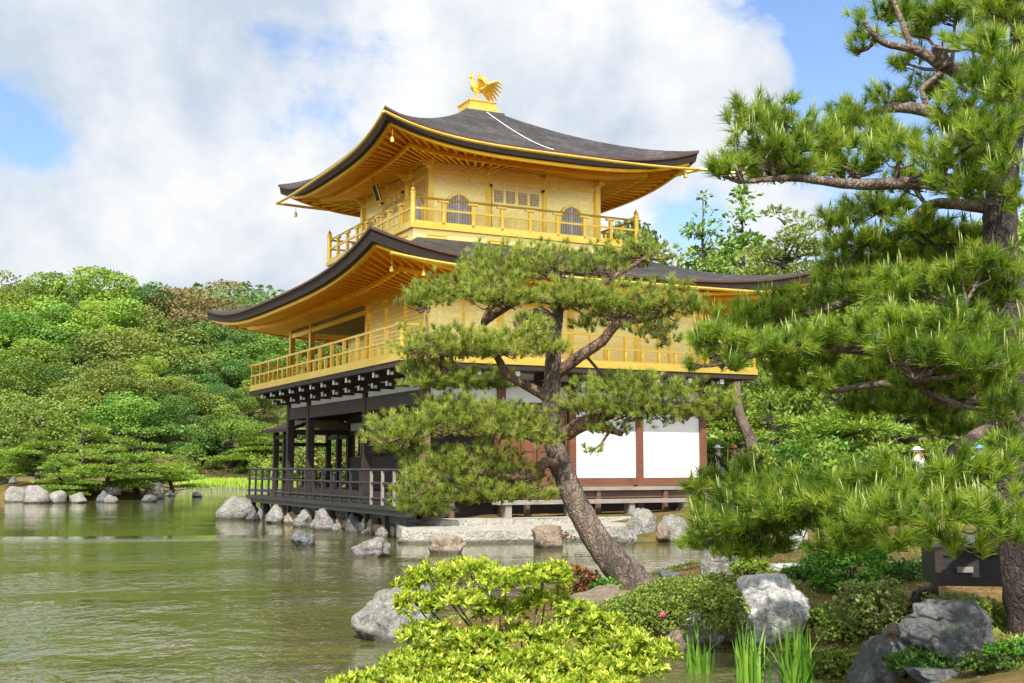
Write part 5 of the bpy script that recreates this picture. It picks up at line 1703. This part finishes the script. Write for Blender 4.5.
for i, s in enumerate((101, 102, 103, 104)): crown_broad('broad%d' % i, s)
crown_broad('tall0', 111, 3.6, 6.2, 6.6, 28, 16000, .25)
crown_broad('wide0', 112, 5.4, 4.0, 4.2, 28, 17000, .25)
crown_broad('fine0', 113, 3.8, 4.2, 4.5, 28, 17000, .21)
crown_broad('bush0', 114, 2.2, 1.4, 1.5, 14, 3000, .28)
crown_broad('bush1', 115, 1.9, 1.7, 1.6, 12, 2800, .26)
for i, s in enumerate((121, 122, 123)): crown_pine('pine%d' % i, s)
crown_pine('pinetall', 124, 13, 3.6, 10, 22000, .30, 6)
crown_thin('thin0', 131, n=800)
crown_thin('thin1', 132, 15, 1100, .42)

TRUNK = {}


def tree(name, key, x, y, z, top, wscale, m, label, cat='tree', group=None, rz=0.0, bark='bark_far'):
    """place a tree whose crown tops out at height `top` above z"""
    cm, tb, h = CROWN[key]
    root = empty(name, (x, y, z), label, cat, group, rz)
    s = top / h
    o = bpy.data.objects.new('crown', cm)
    if not cm.materials: cm.materials.append(M[m])
    col.objects.link(o)
    o.parent = root
    o.material_slots[0].link = 'OBJECT'
    o.material_slots[0].material = M[m]
    if key not in TRUNK:
        q = tb.build('trunk', bark, root, smooth=True)
        TRUNK[key] = q.data
    else:
        q = bpy.data.objects.new('trunk', TRUNK[key])
        col.objects.link(q)
        q.parent = root
    root.scale = (s * wscale, s * wscale, s)
    return root


ORD = ['first', 'second', 'third', 'fourth', 'fifth', 'sixth', 'seventh', 'eighth', 'ninth', 'tenth', 'eleventh', 'twelfth', 'thirteenth', 'fourteenth']
CW = {'leaf_green': 'mid green', 'leaf_olive': 'olive green', 'leaf_deep': 'dark green', 'leaf_lime': 'bright green', 'leaf_russet': 'russet brown', 'leaf_bluegreen': 'blue green', 'needle_far': 'pine green'}
SH = {'b': 'rounded', 't': 'tall', 'w': 'wide', 'f': 'fine leaved', 'p': 'layered'}
rt = random.Random(77)
# rows : depth, row name, list of (px, top py, kind, material, width)
rows = [
    (148, 'highest row of the hill wood', [(-60, 282, 'broad0', 'leaf_green', 1.1), (-15, 278, 'wide0', 'leaf_olive', 1.0), (22, 284, 'broad1', 'leaf_lime', 1.1), (58, 276, 'tall0', 'leaf_green', 1.2), (93, 268, 'broad2', 'leaf_lime', 1.1),
                                             (128, 288, 'broad3', 'leaf_olive', 1.2), (158, 285, 'broad0', 'leaf_deep', 1.0), (205, 288, 'wide0', 'leaf_russet', 1.1), (250, 296, 'broad2', 'leaf_bluegreen', 1.0), (295, 300, 'broad1', 'leaf_green', 1.1), (345, 300, 'tall0', 'leaf_green', 1.1)]),
    (138, 'second highest row of hill wood', [(-40, 308, 'tall0', 'leaf_lime', 1.2), (0, 304, 'broad2', 'leaf_lime', 1.2), (40, 302, 'broad3', 'leaf_green', 1.3), (76, 308, 'broad0', 'leaf_lime', 1.2), (112, 300, 'tall0', 'leaf_lime', 1.2),
                                                  (150, 312, 'wide0', 'leaf_olive', 1.1), (190, 322, 'broad1', 'leaf_deep', 1.1), (228, 318, 'fine0', 'leaf_bluegreen', 1.2), (268, 330, 'broad3', 'leaf_green', 1.2), (312, 330, 'broad2', 'leaf_olive', 1.2)]),
    (128, 'middle row of the hill wood', [(-30, 340, 'broad1', 'leaf_green', 1.2), (14, 338, 'fine0', 'leaf_lime', 1.2), (52, 344, 'wide0', 'leaf_green', 1.1), (96, 340, 'broad0', 'leaf_deep', 1.2), (140, 330, 'wide0', 'leaf_olive', 1.15),
                                            (178, 350, 'broad2', 'leaf_olive', 1.2), (216, 352, 'broad3', 'leaf_bluegreen', 1.2), (256, 360, 'tall0', 'leaf_green', 1.2), (300, 362, 'broad0', 'leaf_lime', 1.2), (345, 365, 'broad1', 'leaf_olive', 1.2)]),
    (118, 'lower row of the hill wood', [(-20, 366, 'broad3', 'leaf_olive', 1.2), (26, 358, 'broad0', 'leaf_green', 1.3), (70, 366, 'fine0', 'leaf_deep', 1.3), (108, 360, 'broad1', 'leaf_olive', 1.3), (146, 356, 'tall0', 'leaf_lime', 1.0),
                                           (182, 378, 'broad2', 'leaf_olive', 1.2), (214, 384, 'fine0', 'leaf_bluegreen', 1.3), (250, 380, 'broad3', 'leaf_green', 1.3), (292, 404, 'pinetall', 'needle_far', 1.5), (334, 388, 'broad1', 'leaf_lime', 1.3)]),
    (109, 'front row of the hill wood', [(-10, 402, 'broad2', 'leaf_olive', 1.3), (32, 396, 'wide0', 'leaf_olive', 1.1), (76, 404, 'pine1', 'needle_far', 1.3), (120, 392, 'broad0', 'leaf_green', 1.3), (160, 394, 'fine0', 'leaf_deep', 1.2),
                                                       (200, 425, 'bush1', 'leaf_bluegreen', 1.2), (232, 406, 'broad3', 'leaf_green', 1.2), (262, 424, 'pine0', 'needle_far', 1.5), (300, 428, 'pine2', 'needle_far', 1.5), (336, 430, 'pine1', 'needle_far', 1.5)]),
]
for D, rname, lst in rows:
    seen = {}
    for i, (px, ty, key, m, ws) in enumerate(lst):
        dd_ = D + rt.uniform(-3, 3)
        p = at(px, ty, dd_)
        z = gz(p.x, p.y) - .2
        lab = '%s %s tree, %s from left in the %s' % (CW[m], SH[key[0]], ORD[i], rname)
        tree('hillside_tree', key, p.x, p.y, z, p.z - z, ws * {148: 1.15, 138: 1.2, 128: 1.35, 118: 1.22, 109: 1.25}[D], m, lab, group='trees on the wooded hill', rz=rt.uniform(0, 6.28))
# islet pines and shrubs
for i, (px, base, ty, key, D, ws, lab) in enumerate(((38, 488, 432, 'pine0', 66, 1.6, 'low spreading pine leftmost on the islet'), (82, 487, 425, 'pine2', 70, 1.7, 'bushy pine second from left on the islet'), (140, 488, 428, 'pine1', 66, 1.6, 'bare limbed spreading pine at the right of the islet'),
                                                     (108, 489, 448, 'pine2', 63, 1.8, 'small low pine in the middle of the islet'), (170, 484, 455, 'pine0', 72, 1.9, 'dense low pine at the far right of the islet'), (-5, 486, 440, 'pine1', 70, 1.6, 'pine at the left edge of the view on the islet'),
                                                     (60, 490, 455, 'pine1', 62, 1.7, 'small forward leaning pine near the islet waterline'))):
    p = at(px, base, D)
    z = max(gz(p.x, p.y), 0.0) - .1
    tp = at(px, ty, D).z - z
    tree('islet_pine', key, p.x, p.y, z, tp, ws, 'needle_far', lab, 'pine tree', 'pines on the islet', rt.uniform(0, 6.28), 'bark_grey')
for i, (px, base, ty, key, m, D, ws, lab) in enumerate(((215, 486, 458, 'bush0', 'leaf_olive', 106, 1.0, 'olive bush on the far bank behind the reeds'), (196, 486, 462, 'bush1', 'leaf_lime', 104, .8, 'bright upright bush on the far bank left of the olive bush'), (240, 486, 462, 'bush1', 'leaf_green', 105, .9, 'green bush on the far bank nearest the deck'),
                                                        (178, 484, 462, 'bush0', 'leaf_lime', 104, 1.0, 'bright rounded bush on the far bank behind the islet end'), (262, 484, 455, 'bush0', 'leaf_lime', 102, 1.0, 'bright bush seen behind the deck rail'), (300, 484, 448, 'bush1', 'leaf_lime', 98, 1.2, 'bright bush seen between the veranda columns'),
                                                        (330, 484, 446, 'bush0', 'leaf_olive', 96, 1.2, 'olive bush seen between veranda columns beside the annex post'), (150, 484, 458, 'bush1', 'leaf_deep', 106, 1.1, 'dark bush on the far bank behind the bare limbed islet pine'))):
    p = at(px, base, D)
    z = max(gz(p.x, p.y), 0) - .1
    tree('bank_bush', key, p.x, p.y, z, at(px, ty, D).z - z, ws, m, lab, 'bush', 'bushes on the far bank', rt.uniform(0, 6.28))

# trees right of and behind the pavilion
RT = [(703, 196, 'thin0', 'leaf_green', 78, 1.0, 'tall thin sparse conifer, left of two beyond the lower roof', 'bark_far'), (741, 192, 'thin1', 'leaf_green', 80, 1.1, 'tall sparse conifer, right of two beyond the lower roof', 'bark_far'),
      (786, 206, 'pinetall', 'leaf_olive', 74, 1.15, 'yellow green pine with bare trunk beyond the lower roof end', 'bark_red'), (662, 228, 'broad1', 'leaf_deep', 82, .9, 'dark tree top peeping over the roof beside the upper balcony', 'bark_far'),
      (728, 246, 'broad2', 'leaf_lime', 88, .9, 'small bright tree top between the two thin conifers', 'bark_far'),
      (845, 262, 'broad0', 'leaf_lime', 66, 1.0, 'bright green tree behind the right pine, near the lower roof tip', 'bark_far'), (905, 245, 'tall0', 'leaf_lime', 62, 1.1, 'tall bright tree behind the middle of the right pine', 'bark_far'),
      (965, 228, 'broad3', 'leaf_green', 64, 1.1, 'mid green tree behind the right pine trunk', 'bark_far'), (1030, 220, 'broad1', 'leaf_lime', 62, 1.1, 'bright tree at the right edge behind the pine trunk', 'bark_far'), (1090, 200, 'tall0', 'leaf_green', 66, 1.1, 'green tree just beyond the right edge', 'bark_far'),
      (800, 300, 'broad3', 'leaf_lime', 58, 1.0, 'bright tree directly behind the lower roof tip', 'bark_far'), (745, 330, 'broad0', 'leaf_green', 60, 1.0, 'green tree behind the pavilion corner above the people', 'bark_far'),
      (770, 395, 'pine1', 'needle_far', 46, 1.4, 'low garden pine left of the group behind the long branch', 'bark_grey'), (835, 385, 'pine0', 'needle_far', 42, 1.4, 'garden pine with crooked limbs behind the long branch', 'bark_grey'), (900, 392, 'pine2', 'needle_far', 44, 1.5, 'garden pine behind the slanting limb of the right pine', 'bark_grey'),
      (965, 380, 'pine1', 'needle_far', 40, 1.4, 'garden pine at right behind the lowest boughs', 'bark_grey'), (1020, 385, 'pine0', 'needle_far', 38, 1.4, 'garden pine rightmost behind the trunk', 'bark_grey'),
      (725, 352, 'pinetall', 'needle_far', 41, 1.0, 'red trunked pine standing beside the pavilion corner post', 'bark_red')]
for px, ty, key, m, D, ws, lab, bk in RT:
    p = at(px, ty, D)
    z = gz(p.x, p.y) - .1
    tree('background_tree', key, p.x, p.y, z, p.z - z, ws, m, lab, group='trees behind the pavilion', rz=rt.uniform(0, 6.28), bark=bk)
for px, ty, key, m, D, ws, lab in ((760, 446, 'bush1', 'leaf_lime', 36, .8, 'bright bush right of the people by the pavilion'), (800, 440, 'bush0', 'leaf_green', 38, 1.0, 'green bush beyond the long low branch'), (860, 444, 'bush0', 'leaf_lime', 34, 1.0, 'bright bush left of the visitors in white'),
                                   (930, 462, 'bush0', 'leaf_lime', 26, .9, 'low hedge bush before the visitors in white'), (1000, 460, 'bush1', 'leaf_lime', 26, 1.0, 'low hedge bush at right before the visitors'), (700, 452, 'bush0', 'leaf_deep', 40, .9, 'dark bush at the pavilion corner'),
                                   (712, 425, 'bush1', 'leaf_lime', 48, 1.4, 'bright leafy bush between the corner post and red trunk')):
    p = at(px, ty, D)
    z = gz(p.x, p.y) - .05
    tree('garden_bush', key, p.x, p.y, z, p.z - z, ws, m, lab, 'bush', 'bushes right of the pavilion', rt.uniform(0, 6.28))
# leaning bare trunk pine beside the pavilion
lp_ = pxpath(40, [(757, 470, 7), (750, 440, 6), (740, 415, 5), (737, 395, 4.5), (738, 375, 3)])
q = lp_[0]
pine('slanting_pine', (q[0], q[1], gz(q[0], q[1])), 'pine with a slanting grey trunk right of the people', [[(q[0], q[1], gz(q[0], q[1]) - .2, q[3])] + lp_], [pxpad(40, 745, 372, 26, 10), pxpad(40, 730, 360, 22, 9), pxpad(40, 765, 382, 20, 8)], .22, 30, .02, 60, 41, ('bark_grey', 'bark_grey', 'needle_far'))

# far wooded ridge as one mass
rg = np.random.default_rng(9)
n = 150
cx = rg.uniform(-110, 40, n)
cy = 235 + rg.uniform(-14, 14, n)
czr = 2 + (466.6 - (292 + 5 * np.sin(cx * .15) + rg.uniform(-4, 5, n))) / FOC * cy
cr = rg.uniform(3.0, 5.5, n)
m_ = 15000
li = rg.integers(0, n, m_)
u = unit(rg.normal(size=(m_, 3)) + np.array([0, -.4, .3]))
P = np.stack([cx, cy, czr - cr], 1)[li] + u * cr[li][:, None] * np.array([1, 1, 1.0])
P[:, 2] -= np.where(rg.random(m_) < .5, rg.uniform(0, 14, m_), 0)
V, F, rn = leaves(rg, P, np.cross(u, rg.normal(size=(m_, 3))), u + .5 * rg.normal(size=(m_, 3)), 1.5, 1.1, np.clip(rg.random(n)[li] * .6 + .4 * rg.random(m_), 0, 1))
tag(link('distant_wood', tri_mesh('distant_wood', V, F, rn), 'leaf_distant'), 'far wooded ridge above the lower hillside', 'wood', kind='stuff')

# reeds and a low stake fence on the far shore
rg = np.random.default_rng(12)
m_ = 6000
px_ = rg.uniform(160, 300, m_)
dep = rg.uniform(93, 99.5, m_)
X = (px_ - 512) / FOC * dep
P = np.stack([X, dep, np.full(m_, -.1)], 1)
d = unit(np.stack([rg.normal(size=m_) * .12, rg.normal(size=m_) * .12, np.ones(m_)], 1))
V, F, rn = leaves(rg, P, d, np.tile(np.array([[0, -1.0, 0]]), (m_, 1)) + .3 * rg.normal(size=(m_, 3)), rg.uniform(.5, 1.05, m_), .09, rg.random(m_))
tag(link('reed_bed', tri_mesh('reed_bed', V, F, rn), 'reed'), 'bright green reeds along the far shore', 'reeds', kind='stuff')
fl_ = empty('stake_fence', tuple(gnd(205, 492, 0)), 'low pale stake fence in the water before the reeds', 'fence')
fo = fl_.location
sk = MB()
for i in range(64):
    p = gnd(165 + i * 1.9, 492.2 - .3 * math.sin(i * .2), 0)
    p = p - fo
    sk.tube([(p.x, p.y, -.3), (p.x, p.y, .30 + .12 * ((i * 7) % 5) / 5)], .035, 5)
sk.build('stakes', 'grey_wood', fl_)

# moss and sprouts on the near bank, and fallen needles
rg = np.random.default_rng(21)
def scatter(n, thr, sgn):
    X = rg.uniform(-1.5, 7.5, n); Y = 9.0 + 13 * rg.random(n) ** 1.5
    dS = signed(shore, X, Y)
    nz = np.sin(X * 1.7 + .5) * np.sin(Y * 1.3 + X * .4) + .5 * np.sin(X * 4.1 - Y * 2.2)
    kp = (dS > .08) & (sgn * nz + rg.normal(size=n) * .4 > thr)
    X, Y = X[kp], Y[kp]
    return np.stack([X, Y, height(X, Y) - .004], 1)
P = scatter(110000, .2, 1)
k = len(P)
d = unit(np.stack([rg.normal(size=k) * .6, rg.normal(size=k) * .6, np.ones(k)], 1))
V, F, rn = leaves(rg, P, d, rg.normal(size=(k, 3)), rg.uniform(.012, .055, k), .013, rg.random(k))
tag(link('ground_cover', tri_mesh('ground_cover', V, F, rn), 'leaf_azalea'), 'short moss and sprouts on the near bank', 'ground cover', kind='stuff')
P = scatter(70000, -.4, -1) + np.array([0, 0, .008])
k = len(P)
d = unit(np.stack([rg.normal(size=k), rg.normal(size=k), .25 * np.abs(rg.normal(size=k))], 1))
V, F, rn = leaves(rg, P, d, np.tile(np.array([[0, 0, 1.0]]), (k, 1)), rg.uniform(.04, .10, k), .007, rg.random(k))
tag(link('needle_litter', tri_mesh('needle_litter', V, F, rn), 'litter'), 'fallen brown pine needles on the near bank', 'litter', kind='stuff')


# ------------------------------------------------------------------ visitors
def skin_obj(name, parent, m, verts, edges, radii):
    me = bpy.data.meshes.new(name)
    me.from_pydata(verts, edges, [])
    o = link(name, me, m, parent)
    md = o.modifiers.new('skin', 'SKIN')
    md.use_smooth_shade = True
    for i, r in enumerate(radii):
        me.skin_vertices[0].data[i].radius = (r, r) if not hasattr(r, '__len__') else r
    me.skin_vertices[0].data[0].use_root = True
    o.modifiers.new('sub', 'SUBSURF').levels = 1
    o.modifiers['sub'].render_levels = 1
    return o


def person(px, D, label, shirt, trousers, hat=None, rz=0.0, h=1.66):
    x = (px - 512) / FOC * D
    z = gz(x, D)
    root = empty('person', (x, D, z), label, 'person', None, rz)
    s = h / 1.7
    root.scale = (s, s, s)
    V = [(0, 0, .95), (0, 0, 1.15), (0, 0, 1.40), (0, 0, 1.50), (0, -.01, 1.60), (0, -.01, 1.68),
         (.10, 0, .88), (.11, .01, .48), (.11, 0, .08), (.11, -.14, .03), (-.10, 0, .88), (-.11, -.03, .48), (-.12, .04, .08), (-.12, -.10, .03),
         (.19, 0, 1.38), (.25, .03, 1.12), (.22, -.12, .92), (.21, -.17, .85), (-.19, 0, 1.38), (-.25, .03, 1.12), (-.23, -.08, .90), (-.22, -.12, .82), (0, -.10, 1.60)]
    E = [(0, 1), (1, 2), (2, 3), (3, 4), (4, 5), (0, 6), (6, 7), (7, 8), (8, 9), (0, 10), (10, 11), (11, 12), (12, 13), (2, 14), (14, 15), (15, 16), (16, 17), (2, 18), (18, 19), (19, 20), (20, 21), (4, 22)]
    Rr = [.14, .13, .14, .055, .095, .07, .09, .06, .045, .03, .09, .06, .045, .03, .06, .045, .035, .035, .06, .045, .035, .035, .02]
    skin_obj('body', root, 'skin', V, E, Rr)
    skin_obj('shirt', root, shirt, [V[i] for i in (0, 1, 2, 14, 15, 18, 19)], [(0, 1), (1, 2), (2, 3), (3, 4), (2, 5), (5, 6)], [.165, .16, .165, .085, .07, .085, .07])
    skin_obj('trousers', root, trousers, [V[i] for i in (0, 6, 7, 8, 10, 11, 12)], [(0, 1), (1, 2), (2, 3), (0, 4), (4, 5), (5, 6)], [.16, .11, .085, .07, .11, .085, .07])
    hb = MB()
    hb.lathe((0, .015, 1.60), [(.10, 0), (.112, .05), (.095, .11), (.05, .145), (.005, .15)], 12)
    if hat: hb.lathe((0, 0, 1.655), [(.19, 0), (.18, .015), (.11, .02)], 14)
    hb.build('hat' if hat else 'hair', hat or 'hair_black', root, smooth=True)


person(740, 37.5, 'person in black clothes standing between the two pine trunks', 'cloth_black', 'cloth_black', rz=.5)
person(733, 39.5, 'person in an orange cap behind the person in black', 'cloth_black', 'cloth_black', 'cloth_orange', rz=-.6)
person(717, 39, 'person in a white cap left of the red pine trunk', 'cloth_black', 'cloth_blue', 'cloth_white', rz=1.2)
person(916, 30, 'person in a white cap seen under the slanting pine limb', 'cloth_white', 'cloth_black', 'cloth_white', rz=.8, h=1.5)
person(978, 30, 'person in white and blue seen below the slanting limb', 'cloth_white', 'cloth_blue', 'cloth_blue', rz=-.4, h=1.5)
person(994, 31, 'person in a white shirt right of the white and blue one', 'cloth_white', 'cloth_black', rz=.9, h=1.5)
person(1014, 31, 'person in teal next to the right pine trunk', 'cloth_teal', 'cloth_black', rz=2.2, h=1.5)
